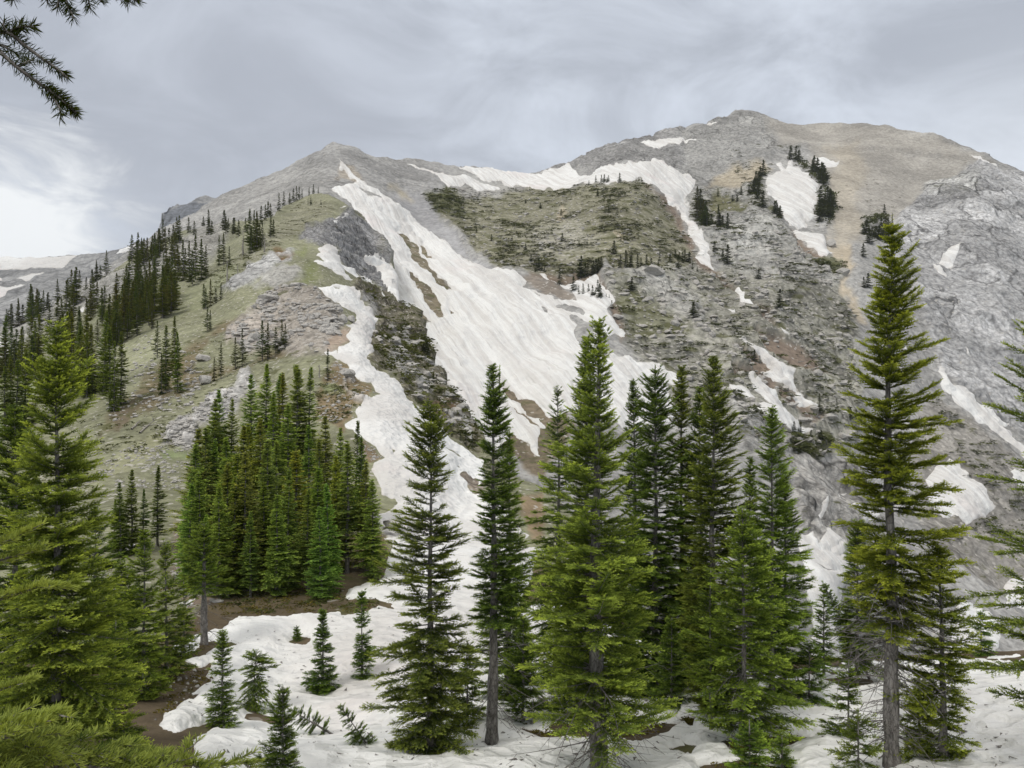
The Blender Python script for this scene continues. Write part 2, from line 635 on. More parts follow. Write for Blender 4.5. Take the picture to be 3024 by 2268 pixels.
        o['kind'] = 'structure'
        s.snow_off = off
        return o

    def build(s, name, mat):
        me = mesh_from(name, s.pos.reshape(-1, 3), s.faces(), [mat], True,
                       {'ground_colour': ('FLOAT_COLOR', s.colour), 'rock': ('FLOAT', s.rock), 'veg': ('FLOAT', s.veg), 'peb': ('FLOAT', s.peb)})
        o = obj(name, me)
        o['kind'] = 'structure'
        return o

    def index(s, u, v):
        c = int(np.clip(round((u - s.us[0]) / (s.us[1] - s.us[0])), 0, len(s.us) - 1))
        r = int(np.clip(math.ceil((max(v, s.vt[c]) - s.v0) / s.step - 0.49), 0, s.nv - 1))
        return r, c

    def at(s, u, v):
        r, c = s.index(u, v)
        return Vector(s.pos[r, c])

    def normal_at(s, u, v):
        r, c = s.index(u, v)
        return Vector(s.nrm[r, c])

    def v_for(s, u, Y):
        """sight line at bearing u that meets the ground at distance Y"""
        r, c = s.index(u, -9999)
        k = int(np.argmin(np.abs(s.D[r:s.nv, c] - Y)))
        return s.V[r + k, c]


# ---- the big mountain: left peak, saddle, bowl, right summit and its cliffs
MT = Sheet(
    'P -320,820 -100,760 60,690 150,640 | a 0,1030 200,920 400,790 490,745 560,690 700,620 900,525 1050,465 1180,400 1420,275 1600,175 1700,120 1790,97 1850,115 2000,165 2212,230'
    ' | d 0,240 | 2 280,370 390,385 480,408 600,410 720,425 900,440 1090,465 1180,470 1270,460 1350,430 1440,405 1590,350 1600,335 1640,310 1700,295 1760,293 1800,305 1850,295 1890,290 1960,268 2000,275 2060,270 2090,245 2130,210 2170,203 2212,215'
    ' | 3 0,225 50,180 100,170 150,175 162,160 180,140 230,122 258,130 300,105 340,80 390,72 450,85 520,95 600,130 680,150 780,158 900,143 1060,138 1200,138 1270,160 1320,160 1400,185 1550,212 1620,212 1680,232 1800,290 1900,330 2000,380 2100,425 2212,470 | S 3300,640 3500,720',
    '''
P 720,315,600 600,380,580 460,440,560 290,545,520 100,690,480 -250,800,470 860,345,660 1000,365,730 1150,373,800 1280,330,860 1450,290,930
P 1600,245,960 1760,270,930 1900,265,890 2050,300,840 2212,375,780 2400,450,740
P 740,400,500 680,430,440 560,480,400 420,540,380 300,620,380 800,460,440 900,600,370 1000,700,310 1100,850,255 950,850,235 1100,1000,210 1200,800,268 1300,720,310 1250,620,370
P 1060,570,400 900,480,500 1400,520,440 1150,450,560 950,420,560 1300,400,600 1380,392,600 1400,370,680 1450,400,650 1460,470,560 1540,580,440 1500,700,350
P 1650,370,700 1700,600,430 1600,480,560 1750,500,560 1760,420,640 1800,700,400 1850,560,500 2000,600,500 2100,480,600 2000,420,700 2212,560,560 1700,900,285 1500,850,285 1400,950,235
P 1600,1000,235 1700,1100,225 1850,900,330 2000,900,370 1900,1100,290 2100,1050,325 2212,900,400 2212,700,480 1780,1250,195 1500,1200,190 2100,1250,260 2212,1150,315 1200,1200,180 900,1100,200
P 600,900,220 300,900,260 0,900,330 600,1300,170 1200,1500,165 1900,1500,190 2300,1400,240 0,1400,230 2400,900,420
''', 2080, 960, 560, 150)
MT.base((0.315, 0.312, 0.305), 0.45, 0.0, 0.25)
MT.region('a 1500,180 1800,90 2000,160 2212,300 | d 0,240 300,440 0,700 -300,500 | b 1250,130 1080,0', (0.30, 0.298, 0.295), 0.35, 0, 0.2, 14)
MT.region('2 560,640 700,800 830,1010 1000,1090 830,1040 500,820 300,600 420,560', (0.315, 0.315, 0.325), 0.05, 0, 0.1, 12)
MT.region('2 310,550 400,570 470,640 400,640', (0.38, 0.335, 0.24), 0.2, 0, 0.1, 14, 0.7)
MT.region('2 1300,470 1600,300 2212,200 2212,480 1950,420 1700,470', (0.27, 0.268, 0.265), 0.8, 0, 0.2, 10)
MT.region('3 0,230 250,120 420,72 640,140 700,330 520,380 300,560 100,640 0,480', (0.285, 0.283, 0.275), 0.7, 0.05, 0.3, 14)
MT.region('3 500,100 1200,138 1620,212 2000,400 1800,440 1500,340 1150,280 850,280 640,300', (0.305, 0.29, 0.265), 0.2, 0, 0.2, 16)
MT.region('3 850,270 1150,250 1500,320 1800,420 1850,460 1750,540 1580,580 1540,640 1380,760 1150,780 1170,900 1080,950 950,1050 940,860 1000,700 930,480 830,400', (0.315, 0.300, 0.275), 0.15, 0.05, 0.25, 18)
MT.region('e 1180,220 1480,200 1560,420 1450,700 1500,900 1380,1050 1250,1080 1250,800 1230,560 1320,360', (0.37, 0.33, 0.265), 0.05, 0.03, 0.15, 18, 0.55)
MT.region('e 200,640 330,470 640,370 760,440 640,560 500,590 330,580', (0.36, 0.32, 0.25), 0.4, 0.22, 0.3, 12)
# cliffs on the right
MT.region('3 1380,760 1540,640 1580,580 1750,540 1850,440 1900,420 2030,440 2212,480 | S 3500,760 | 9 2500,1000 2212,960 1900,740 1720,640 1640,520 1560,250 1480,0 | 3 1500,1230 1330,1000', (0.415, 0.415, 0.42), 0.9, 0.05, 0.2, 10)
MT.region('3 1560,560 1900,470 1900,620 1580,640', (0.36, 0.36, 0.35), 1.0, 0.35, 0.2, 10, 0.8)
MT.region('9 1600,700 1900,890 2212,1150 | S 3500,1500 3400,2000 | 9 1900,1900 1600,1700 1450,1100', (0.262, 0.25, 0.232), 0.5, 0.28, 0.5, 14)
# green slope under the saddle
MT.region('d 40,560 180,480 400,455 600,425 950,430 1250,410 1640,365 1850,590 2110,960 2100,1050 1900,1120 1600,1180 1450,1180 1350,1060 1300,1180 1000,1180 750,1120 500,1070 380,990 250,900 120,780 0,680', (0.205, 0.198, 0.145), 0.12, 0.52, 0.62, 12)
MT.region('d 700,820 900,760 1150,720 1250,900 1050,1000 800,980', (0.30, 0.29, 0.25), 0.2, 0.35, 0.8, 40, 0.8)
MT.region('d 990,540 1030,600 1010,700 960,720 960,650', (0.40, 0.35, 0.26), 0.0, 0.1, 0.4, 8, 0.8)
MT.region('d 1400,770 1480,800 1490,880 1450,860', (0.40, 0.35, 0.26), 0.0, 0.1, 0.4, 8, 0.8)
MT.region('d 100,440 500,400 700,430 500,480 200,520', (0.32, 0.315, 0.30), 0.3, 0.15, 0.8, 10)
MT.region('2 540,600 680,560 790,640 780,750 690,750 610,720', (0.13, 0.135, 0.085), 0.2, 0.8, 0.3, 10)
# lower right slopes
MT.region('d 1340,1180 1600,1150 2100,1050 | e 300,1240 330,1230 1050,1100 1250,1200 1340,1350 1450,1600 | 9 1150,600 1100,1000 900,1100 650,1100 | 5 2212,960 2000,640 1800,430', (0.275, 0.27, 0.235), 0.7, 0.42, 0.7, 16)
MT.region('d 1500,1200 1700,1140 1800,1260 2100,1400 2100,1600 1850,1500 1700,1400', (0.34, 0.335, 0.315), 0.9, 0.22, 0.7, 14)
MT.region('d 1380,1330 1560,1250 1900,1500 2000,1659 1600,1659', (0.20, 0.20, 0.14), 0.3, 0.55, 0.6, 20)
MT.region('e 90,640 320,580 500,580 720,480 830,860 1020,1060 1200,1200 1340,1360 700,1300 350,1230 260,1080 120,900', (0.315, 0.312, 0.295), 0.8, 0.38, 0.5, 12)
MT.region('e 420,860 620,780 800,900 780,1100 500,1150 420,1000', (0.39, 0.388, 0.37), 0.9, 0.15, 0.6, 20)
MT.region('e 210,700 330,600 480,700 640,700 560,760 300,780', (0.17, 0.165, 0.10), 0.2, 0.6, 0.2, 10)
MT.region('9 640,1050 900,1100 1100,1150 1150,1300 1100,1640 | 8 1080,260 860,260 700,60', (0.36, 0.35, 0.335), 1.0, 0.2, 0.3, 12)
MT.region('9 280,780 560,900 700,1000 660,1200 500,1200 300,1000', (0.37, 0.365, 0.35), 1.0, 0.3, 0.3, 12)
MT.region('9 660,960 900,940 980,1040 860,1120 700,1100', (0.14, 0.14, 0.10), 0.4, 0.7, 0.3, 14)
# bare soil in gullies and along melting snow
for t in ('9 450,330 620,340 800,420 950,560 850,580 700,520 560,440', '9 300,560 480,560 640,650 760,740 880,850 830,880 720,800 600,680 420,600 330,620',
          '9 300,440 480,470 640,600 560,620 420,540', 'd 1640,390 1830,530 1960,700 2100,930 2070,990 1980,820 1840,610 1700,460', 'e 120,1140 240,1150 330,1280 420,1370 520,1480 470,1480 380,1390 240,1270',
          'd 1320,1240 1420,1390 1540,1640 1470,1680 1380,1480', 'e 620,1540 700,1600 800,1780 740,1760 660,1660', 'e 920,920 1040,1050 1220,1190 1200,1220 1000,1090'):
    MT.region(t, (0.19, 0.152, 0.122), 0.15, 0.12, 0.45, 9)
MT.region('d 640,1180 750,1140 960,1230 1130,1350 1050,1370 820,1290', (0.25, 0.22, 0.19), 0.1, 0.1, 0.6, 8)
MT.region('d 740,1130 1000,1160 1300,1180 1330,1300 1100,1240 900,1200', (0.19, 0.15, 0.115), 0.1, 0.3, 0.5, 12)
MT.region('e 1250,1080 1390,1050 1440,1200 1410,1290 1350,1350 1500,1550 1560,1659 1480,1640 1340,1420 1330,1340 1380,1280 1260,1200', (0.40, 0.35, 0.275), 0.0, 0.03, 0.2, 9)
MT.region('e 1040,1180 1360,1160 1370,1290 1280,1290 1230,1260', (0.16, 0.165, 0.11), 0.2, 0.8, 0.1, 8)
# ground that shows through the big snow slope
MT.region('b 1100,340 1300,380 1620,640 1900,1300 1400,1300 1200,900 1050,500', (0.19, 0.165, 0.12), 0.5, 0.45, 0.5, 10)
MT.region('5 900,700 1400,760 1500,1050 1300,1400 1050,1200', (0.18, 0.15, 0.11), 0.4, 0.4, 0.6, 10)
MT.region('2 0,440 80,440 150,520 60,560 -50,560', (0.33, 0.30, 0.26), 0.5, 0.05, 0.5, 8)
MT.roughen([(140, 5.0), (70, 4.2), (34, 3.2), (16, 2.0), (8, 1.1), (4, 0.55), (2, 0.25)], 0.16, [(17, 3.0, (0.30, 0.15, 0.94)), (8, 1.5, (0.34, 0.10, 0.93))])
MT.build('mountain', M_FAR)
MT_SNOW = [
    'a 1825,275 1840,280 1870,340 2000,450 2100,530 2212,600 | b 1250,130 1500,300 1700,440 1900,590 1970,635 | 2 830,1035 960,1080 1030,1085 1130,1120 1200,1160 1160,1185 1250,1240 1400,1290 1530,1300 1480,1230 1410,1195 1340,1170 1290,1140 1275,1122 1320,1120 1350,1165 1420,1195 1480,1185 1560,1190 1610,1160 1670,1165 1680,1210 1760,1290 1770,1320 1740,1360 1720,1400 1780,1440 1845,1500 1830,1530 1750,1520 1690,1545 1660,1600'
    ' | 5 1690,520 1780,560 1850,560 1920,600 2010,600 2100,640 2180,700 2200,770 2150,760 2100,740 2130,830 2190,900 2180,960 2130,1010 1900,1080 1600,1000 1480,930 1330,1000 1290,1010 1320,1070 1270,1060 1290,1260 1200,1180 1100,1110 900,1300 500,700 | b 1000,700 700,150 | a 2030,835 1740,650 1800,630 2000,590 2010,540 1950,470 1880,400',
    '2 375,395 480,420 620,470 830,520 1050,570 1030,585 960,590 880,575 800,560 690,555 665,530 640,505 520,450',
    'd 110,265 290,278 420,292 480,310 560,312 600,316 700,322 800,302 900,297 1050,293 1070,318 1180,334 1280,320 1400,285 1560,275 1700,262 1740,232 1810,235 1850,270 1860,300 1950,335 2040,345 2085,375 2080,420 2020,490 2000,520 2030,590 2010,620 2020,700 2050,770 2110,850 2180,920 2200,960 2150,950 2212,1030 2212,1090 2150,1060 2080,1010 2110,960 2090,910 2000,800 1990,750 1960,700 1850,580 1830,520 1740,420 1660,390 1640,360 1480,380 1400,400 1280,410 1150,410 950,430 830,440 700,430 520,400 350,385 280,340 180,300',
    'e 60,920 150,1010 230,1060 265,1090 240,1110 270,1150 305,1245 220,1200 140,1150 190,1080 110,1010 50,950',
    'd 1605,103 1650,97 1800,97 2000,92 2105,88 2100,130 2000,145 1920,165 1810,165 1730,145', 'd 1045,275 1090,262 1180,272 1120,285', 'e 240,85 340,60 300,95',
    'e 790,380 850,370 870,430 890,420 895,360 920,360 930,430 1000,460 1080,500 1120,560 1150,590 1110,620 1140,680 1110,740 1110,800 1160,860 1090,870 1020,855 1070,895 980,915 900,890 850,830 860,790 800,750 770,710 800,690 730,640 715,600 730,580 705,540 740,490 830,450 820,410',
    'e 1090,330 1190,318 1230,345 1315,360 1300,415 1180,425 1110,400 1140,370', 'e 925,940 1060,920 1130,960 1170,1000 1180,1040 1250,1090 1215,1150 1130,1130 1040,1060 960,1000',
    '3 1840,345 1920,375 2000,410 2035,445 1990,440 1900,390', '3 1710,950 1790,960 1740,1040 1700,1060 1640,1040', '3 1615,1060 1660,1075 1710,1120 1705,1145 1650,1110', 'f 1800,300 1825,310 1855,360 1820,340',
    '9 320,28 350,25 400,80 470,145 430,130 370,80', '9 275,180 330,165 330,195', '9 590,295 630,330 665,355 620,345', '3 1390,890 1450,895 1420,920',
    '9 335,390 370,375 440,420 530,460 600,510 580,520 680,580 700,630 715,680 850,790 840,800 750,780 690,720 720,690 640,640 590,620 480,560 560,545 490,495 440,460',
    '9 395,620 440,610 530,660 640,760 720,830 835,925 690,955 630,930 560,880 470,850 430,790 520,770 580,800 500,730', '9 290,680 350,670 420,700 470,755 400,750 300,720',
    '9 1640,525 1670,530 1690,590 1730,640 1900,750 2060,850 2120,880 2060,900 2212,1020 2300,1120 2212,1090 2100,1010 2000,920 1910,880 1800,800 1700,700 1640,640 1660,600',
    '9 1560,1250 1700,1140 1820,1200 1950,1330 2000,1440 1970,1500 1900,1490 1830,1550 1750,1500 1640,1480 1580,1400', '9 2095,1190 2212,1180 2400,1300 2400,1450 2212,1370 2110,1270',
    '9 1040,1300 1080,1330 1060,1350', '9 970,1490 1100,1400 1150,1440 1250,1500 1180,1560 1080,1610 1040,1560 970,1510', '9 820,1395 850,1480 880,1570 850,1560 820,1440', '9 935,1350 980,1440 1020,1450 970,1470',
    '8 720,170 800,180 870,250 880,160 960,180 1050,240 1060,400 1040,640 1060,1100 800,1100 820,650 770,400', '8 2060,650 2110,440 2212,430 2400,430 2400,700 2212,640', '8 1750,600 1900,660 2000,720 2050,900 1900,1000 1700,1000',
    '9 960,855 1005,850 1000,870', '9 1400,400 1460,390 1450,415']
MT_HOLES = [
    'b 1380,1190 1510,1275 1552,1335 1500,1330 1410,1300',     '2 110,603 160,605 210,640 250,670 215,672 150,640', 'b 1155,370 1160,440 1240,540 1350,630 1330,655 1480,790 1600,870 1680,980 1750,1015 1780,1000 1720,900 1650,855 1560,800 1500,700 1400,600 1370,520 1280,430 1230,400',
    'b 1180,355 1270,405 1220,385', 'b 1410,535 1460,530 1510,580 1560,640 1540,655 1490,635 1440,590', 'b 1295,850 1340,850 1440,930 1560,1020 1640,1130 1660,1200 1685,1255 1640,1265 1560,1210 1490,1130 1440,1030 1380,950',
    'b 1745,1180 1800,1232 1765,1228', '2 1285,1335 1320,1340 1360,1390 1330,1385', '2 1370,1320 1440,1325 1520,1345 1570,1400 1560,1415 1480,1380 1420,1345', '2 1480,1410 1540,1430 1620,1470 1640,1560 1560,1580 1510,1490 1530,1475',
    '2 1235,1250 1290,1285 1260,1275', '5 1030,770 1100,790 1140,840 1250,890 1310,960 1330,1010 1280,1000 1200,960 1150,880 1100,850', '5 1090,910 1130,935 1210,975 1280,1055 1250,1040 1200,990', '5 1105,1110 1200,1160 1290,1260 1200,1230',
    'd 760,340 800,318 848,330 830,342', 'b 1000,50 1055,68 1010,60', '9 440,625 470,640 455,650', '9 1100,690 1110,700 1100,705', '8 840,330 900,350 960,400 900,380', '5 2100,740 2160,760 2212,800 2212,900 2140,840']
MT.snow(MT_SNOW, MT_HOLES, 'mountain_snow', M_SNOWF, lambda D: 0.5 + 0.0022 * D, [(40, 0.6), (14, 0.2), (5, 0.06)], ((1200, 700), (1680, 1130)), 6.0)

# ---- the near ridge with the snow path, and the snowy col in front of the camera
RG = Sheet(
    'P -320,850 -100,760 0,715 80,690 160,640 230,600 290,552 340,522 400,500 | a 280,1030 500,985 800,940 1000,915 1130,885 1250,785 1400,722 1550,662 1650,640 1740,650 1900,735 1960,790 2030,838 | b 800,150 870,230 930,285 1035,345 1060,430 1110,540 1140,605 1152,660 1165,800 1180,950 1200,1060 1310,1130 1390,1200 1425,1290'
    ' | c 1255,165 1340,228 1376,320 1396,430 1440,550 1480,640 1580,780 1640,870 1720,940 1800,1060 1850,1130 1930,1230 1970,1300 | g 960,230 1050,340 1150,440 1250,480 1330,500 1500,640 1700,840 | P 1300,1280 1400,1370 1500,1405 1700,1423 1850,1424 2000,1420 2212,1405 2500,1395',
    '''
P 0,1659,14 300,1659,15 600,1659,17 1000,1659,17.5 1400,1659,17.5 1800,1659,16.5 2212,1659,15 2500,1659,14 -200,1659,13
P 0,2010,8.6 500,2010,8.8 1100,2010,9.2 1700,2010,9 2212,2010,8.2 2500,2010,7.8 -250,2010,8
P 380,1450,26 600,1500,26.5 860,1500,25 1200,1500,24.5 1600,1500,23.5 2000,1500,22 2212,1500,21 2400,1500,20 1200,1420,31 1600,1440,29.5 2000,1430,28 2212,1410,27 2450,1400,26
P 100,1450,26 100,1300,38 200,1200,48 380,1320,35 600,1330,35.5 830,1330,35.5 650,1240,44 480,1250,43 830,1200,48 870,1050,65 850,900,86 790,800,106 760,720,130 740,640,162 700,540,215 700,480,275 705,430,350
P 650,440,370 620,470,310 560,500,250 500,600,185 350,700,160 400,800,122 300,900,100 400,1000,82 500,1100,64 600,1000,72 560,900,92 600,800,112 600,680,150 240,1010,78 300,1100,62 0,860,132 0,1000,96 0,1100,70 -200,900,130
P 0,720,280 160,645,300 290,555,320 400,505,330 480,500,330 100,760,190 250,640,230 350,580,250 430,620,200 540,560,205 200,760,160
P 780,500,330 830,560,300 780,600,225 850,640,215 850,700,175 930,720,165 930,800,140 880,800,128 950,830,132 1000,940,108 960,900,112 900,850,112 960,1000,78 1030,1040,82 1000,1150,60 1100,1080,68 1100,1200,54 1180,1200,56 1250,1250,50 1400,1390,37
''', 2748, 960, 720, 150, near=True)
RG.base((0.215, 0.218, 0.145), 0.25, 0.28, 0.5)
RG.region('4 -300,650 0,610 300,340 750,230 1000,140 1350,-100 1600,-250 1400,150 1200,250 900,300 600,450 300,600 0,780 -300,850', (0.31, 0.305, 0.285), 0.7, 0.22, 0.5, 14)
RG.region('a 250,1659 900,1250 1250,900 1500,700 1750,720 1850,800 1500,1000 1300,1100 1150,1250 600,1659', (0.225, 0.222, 0.158), 0.2, 0.4, 0.7, 14)
RG.region('4 1210,380 1450,200 1600,170 1460,340 1300,480 1050,560 720,800 850,700 1100,500 1190,440', (0.24, 0.25, 0.16), 0.0, 0.3, 0.4, 12)
RG.region('4 720,800 1050,580 1000,800 860,1000 760,1000', (0.25, 0.255, 0.17), 0.05, 0.2, 0.6, 14)
RG.region('4 520,1600 680,1450 1000,1280 1300,1270 1150,1400 1000,1440 700,1560', (0.265, 0.265, 0.17), 0.05, 0.2, 0.75, 14)
RG.region('4 1050,1400 1150,1400 1300,1370 1200,1440 1050,1460', (0.21, 0.245, 0.13), 0, 0.2, 0.5, 16)
RG.region('4 -300,1150 0,1080 150,960 250,950 200,1050 0,1250 -300,1400', (0.25, 0.285, 0.16), 0.0, 0.2, 0.5, 18)
RG.region('4 1400,570 1550,560 1500,620 1300,670 1000,860 700,1180 650,1300 900,1150 1100,1080 1400,920 1600,860 1900,760 1800,720 1600,840 1400,850 1250,870', (0.16, 0.135, 0.085), 0.05, 0.5, 0.4, 14)
RG.region('4 720,1150 1000,960 1100,960 900,1100 760,1240', (0.145, 0.12, 0.085), 0.05, 0.6, 0.2, 12)
RG.region('4 1480,640 1700,420 1880,330 2060,330 2212,430 2212,700 2080,760 1900,780 1750,700 1600,760', (0.34, 0.31, 0.275), 0.6, 0.25, 1.0, 14)
RG.region('4 1450,660 1560,570 1700,520 1700,600 1560,640 1480,700', (0.47, 0.425, 0.38), 0.5, 0.05, 0.4, 8)
RG.region('4 1050,1360 1080,1240 1250,1150 1500,990 1620,860 1640,980 1500,1130 1300,1250 1250,1370', (0.46, 0.452, 0.44), 0.9, 0.12, 1.0, 10)
RG.region('4 1450,360 1520,270 1650,180 1750,110 1900,100 1900,160 1700,280 1550,340', (0.39, 0.39, 0.385), 0.8, 0.05, 0.3, 8)
RG.region('4 1660,330 1800,220 1950,180 2000,260 1850,330', (0.34, 0.335, 0.315), 0.6, 0.15, 0.8, 10)
RG.region('a 1480,1420 1620,1440 1600,1640 1430,1640', (0.175, 0.19, 0.095), 0, 0.3, 0.3, 12)
RG.region('a 1370,1290 1500,1260 1480,1380', (0.175, 0.19, 0.095), 0, 0.3, 0.3, 12)
RG.region('a 1140,1240 1240,1220 1280,1280 1180,1300 | a 1200,1340 1350,1330 1250,1380', (0.13, 0.085, 0.045), 0, 0.5, 0.1, 8)
# grey outcrop and the cliff that drops from the ridge to the snow bowl
RG.region('b 640,60 745,95 1035,345 1160,600 1160,1000 1060,1000 940,880 700,750 540,600 520,500 320,470 100,380 200,250 480,200', (0.25, 0.25, 0.255), 1.0, 0.2, 0.3, 8)
RG.region('b 870,240 1035,340 1100,560 1000,560 960,420', (0.24, 0.235, 0.225), 1.0, 0.4, 0.2, 10)
RG.region('b 640,80 760,110 860,240 760,200', (0.19, 0.19, 0.13), 0.5, 0.5, 0.2, 8)
RG.region('b 700,870 760,850 940,940 1060,960 1300,1130 1560,1280 1560,1700 900,1700 960,1350 980,1280 750,1000', (0.185, 0.17, 0.13), 0.9, 0.5, 0.5, 8)
RG.region('b 760,980 900,1080 960,1280 850,1150', (0.34, 0.335, 0.33), 0.9, 0.1, 0.3, 8)
RG.region('c 690,250 770,60 1180,60 1400,350 1500,640 1880,1130 2000,1290 1900,1440 1450,1140 1280,950 1110,800 1060,680 850,540 690,420', (0.19, 0.175, 0.13), 0.9, 0.5, 0.5, 8)
RG.region('c 970,260 1050,240 1130,480 1050,600 900,560', (0.36, 0.355, 0.345), 1.0, 0.1, 0.3, 12)
RG.region('c 900,60 1000,80 1250,260 1240,300 1050,180', (0.34, 0.335, 0.325), 1.0, 0.15, 0.3, 12)
RG.region('c 1640,1000 1760,1080 1820,1280 1700,1200', (0.40, 0.395, 0.385), 1.0, 0.1, 0.3, 8)
RG.region('c 1180,560 1240,600 1380,680 1390,760 1320,780 1210,660', (0.42, 0.415, 0.40), 0.8, 0.1, 0.3, 8)
RG.region('c 1380,870 1600,860 1640,960 1500,1050 1400,960', (0.18, 0.125, 0.08), 0.3, 0.5, 0.4, 10)
# bare brown soil along the edge of the snow path
RG.region('c 300,420 460,450 480,520 560,620 740,700 780,790 700,840 540,940 540,1040 430,1090 440,1200 300,1100 100,1050 120,800', (0.18, 0.14, 0.085), 0.02, 0.35, 0.4, 10)
RG.region('c 380,560 470,560 540,640 420,680 | c 540,830 640,820 700,850 560,880', (0.42, 0.40, 0.38), 0.8, 0, 0.4, 6)
RG.region('c 160,680 340,660 440,760 260,800', (0.20, 0.22, 0.12), 0.1, 0.5, 0.4, 10)
RG.region('c 610,1280 780,1380 870,1490 740,1540 640,1450', (0.18, 0.14, 0.09), 0.05, 0.3, 0.5, 6)
RG.region('c 430,40 520,40 490,230 380,280 250,300 280,160', (0.36, 0.29, 0.235), 0.2, 0.1, 0.5, 10)
RG.region('P -300,1420 60,1420 330,1400 420,1330 500,1280 620,1290 900,1260 950,1400 1100,1200 1300,1280 1500,1400 2500,1380 2600,2400 -300,2400', (0.115, 0.09, 0.06), 0.1, 0.40, 0.10, 12)
RG.region('P 450,1200 830,1150 880,1290 860,1340 640,1345 440,1320', (0.12, 0.096, 0.062), 0.1, 0.45, 0.12, 12)
RG.region('P 380,1130 430,1160 520,1290 400,1320 370,1240', (0.24, 0.19, 0.15), 0.2, 0.2, 0.9, 12)
RG.region('7 250,130 420,40 560,160 420,220', (0.40, 0.395, 0.385), 1.0, 0.05, 0.4, 5)
RG.region('g 680,440 740,430 900,500 880,600 800,590', (0.27, 0.23, 0.19), 0.8, 0.3, 0.8, 5)
RG.region('g 1180,600 1390,580 1390,1000 1300,940', (0.24, 0.185, 0.12), 0.1, 0.3, 0.4, 10)
RG.roughen([(60, 3.0), (28, 1.7), (13, 0.85), (6, 0.42), (3, 0.22), (1.5, 0.10), (0.7, 0.045)], 0.10, [(7, 2.0, (-0.45, 0.2, 0.87)), (2.8, 0.7, (-0.5, 0.2, 0.84))])
RG.build('ridge', M_NEAR)
RG_SNOW = [
    'b 270,680 400,650 300,600 315,560 350,565 320,490 400,465 470,465 522,510 525,600 640,690 760,790 900,850 945,900 940,930 870,880 760,840 680,780 580,700 700,860 640,850 560,820 420,730',
    'b 325,935 480,880 640,890 720,960 800,1080 960,1270 965,1310 945,1370 910,1420 885,1560 910,1650 | c 720,370 680,400 720,460 850,540 1000,640 1060,690 1100,745 1105,800 1150,860 1280,960 1450,1140 1600,1260 1800,1400 1960,1520 | g 900,390 930,450 860,590 1000,640 1150,800 1280,920 1180,1000 1400,1010'
    ' | 7 1150,600 700,1000 300,700 30,560 40,500 130,470 270,420 330,200 290,180 | g 0,780 150,690 200,650 70,590 0,400 | c 730,1640 750,1550 870,1480 780,1370 600,1260 520,1170 430,1130 430,1100 560,1040 540,980 560,930 700,850 820,810 780,770 720,680 620,665 560,610 420,530 480,510 460,450 300,400 200,340 280,330 360,300 | b 530,1640 560,1580 680,1520 640,1430 690,1350 610,1330 740,1290 750,1220 680,1170 550,1060 420,1000',
    '6 1560,668 1720,690 1900,684 2212,662 | 7 150,645 340,610 500,560 800,600 1200,600 1500,600 | P 1400,1395 1500,1420 1700,1430 1850,1431 2000,1427 2212,1412 2600,1400 2600,2600 1500,2600 | 6 1300,2600 1250,1700 1250,1480 1340,1430 1470,1340 1340,1370 1080,1440 1030,1370 1100,1290 1200,1240 1330,1180 1240,1180 1360,1100 1330,1060 1380,980 1280,1010 1190,970 1330,940 1340,920 1490,870 1540,860 1500,840 1340,840 1280,890 1180,960 1130,880 1180,830 1400,760 1450,740',
    '6 740,300 870,180 890,230 800,280', '6 1160,270 1200,250 1310,290 1240,330', '6 1120,600 1380,540 1460,520 1440,560 1200,610', 'a 1840,775 1910,770 1900,785', 'a 1870,870 1920,880 1910,900 1820,945 1810,930 1870,905', 'a 1775,975 1820,970 1810,1010',
    'b 800,575 850,600 895,605 905,590 970,620 1020,660 990,590 1110,650 1300,640 1300,1150 1190,1070 1070,960 1040,830 1000,760 940,720 900,680 840,640', 'b 860,780 960,880 930,860', 'b 945,930 1060,1000 1040,1005',
    'b 1420,1310 1520,1380 1490,1375', '4 -300,900 -300,800 0,730 70,705 60,760 20,800', '4 535,480 585,465 540,495', '4 680,450 750,400 740,430', '4 490,360 520,340 500,380', '4 1430,330 1500,300 1450,345']
RG_HOLES = ['b 580,700 620,720 715,870 640,790', 'b 490,905 560,920 500,930', 'g 690,450 720,440 880,500 880,600 800,590', 'g 70,880 160,800 290,760 250,870 110,940', '7 250,130 420,40 540,100 420,220', 'g 600,190 660,210 770,300 690,260', 'g 700,345 720,365 705,370',
            '7 0,560 180,570 300,600 130,660 0,690', '7 1150,1400 1400,1410 2212,1380 2212,1400 1950,1480 1740,1440 1300,1440', '7 2110,1520 2300,1520 2230,1560', '8 -20,1340 90,1350 60,1400', '8 0,1500 90,1510 60,1560', '8 240,1490 500,1450 850,1470 700,1510 400,1560', '8 100,1640 350,1600 600,1650 700,1720 200,1740',
            '6 1860,850 1940,800 2010,815 1980,860', '6 1100,1290 1180,1240 1160,1260', 'c 960,1405 1000,1410 980,1425', 'P 1850,1380 1890,1370 1900,1392', 'g 1130,920 1250,900 1230,990']
RG.snow(RG_SNOW, RG_HOLES, 'snow', M_SNOWN, lambda D: 0.10 + 0.0055 * D, [(4.0, 0.16), (1.3, 0.075), (0.5, 0.045)], None, 5.0,
        [(x * 1.36709, RG.v_for(x * 1.36709, Y)) for x, Y in ((930, 18.5), (1062, 19.5), (1295, 17), (1543, 21), (1604, 18.5), (1926, 16), (2040, 16), (1100, 24), (1203, 26), (1690, 22), (1850, 25))] + [(953, 2046), (1070, 2005), (659, 2146), (742, 2098), (834, 2310), (601, 1903)])


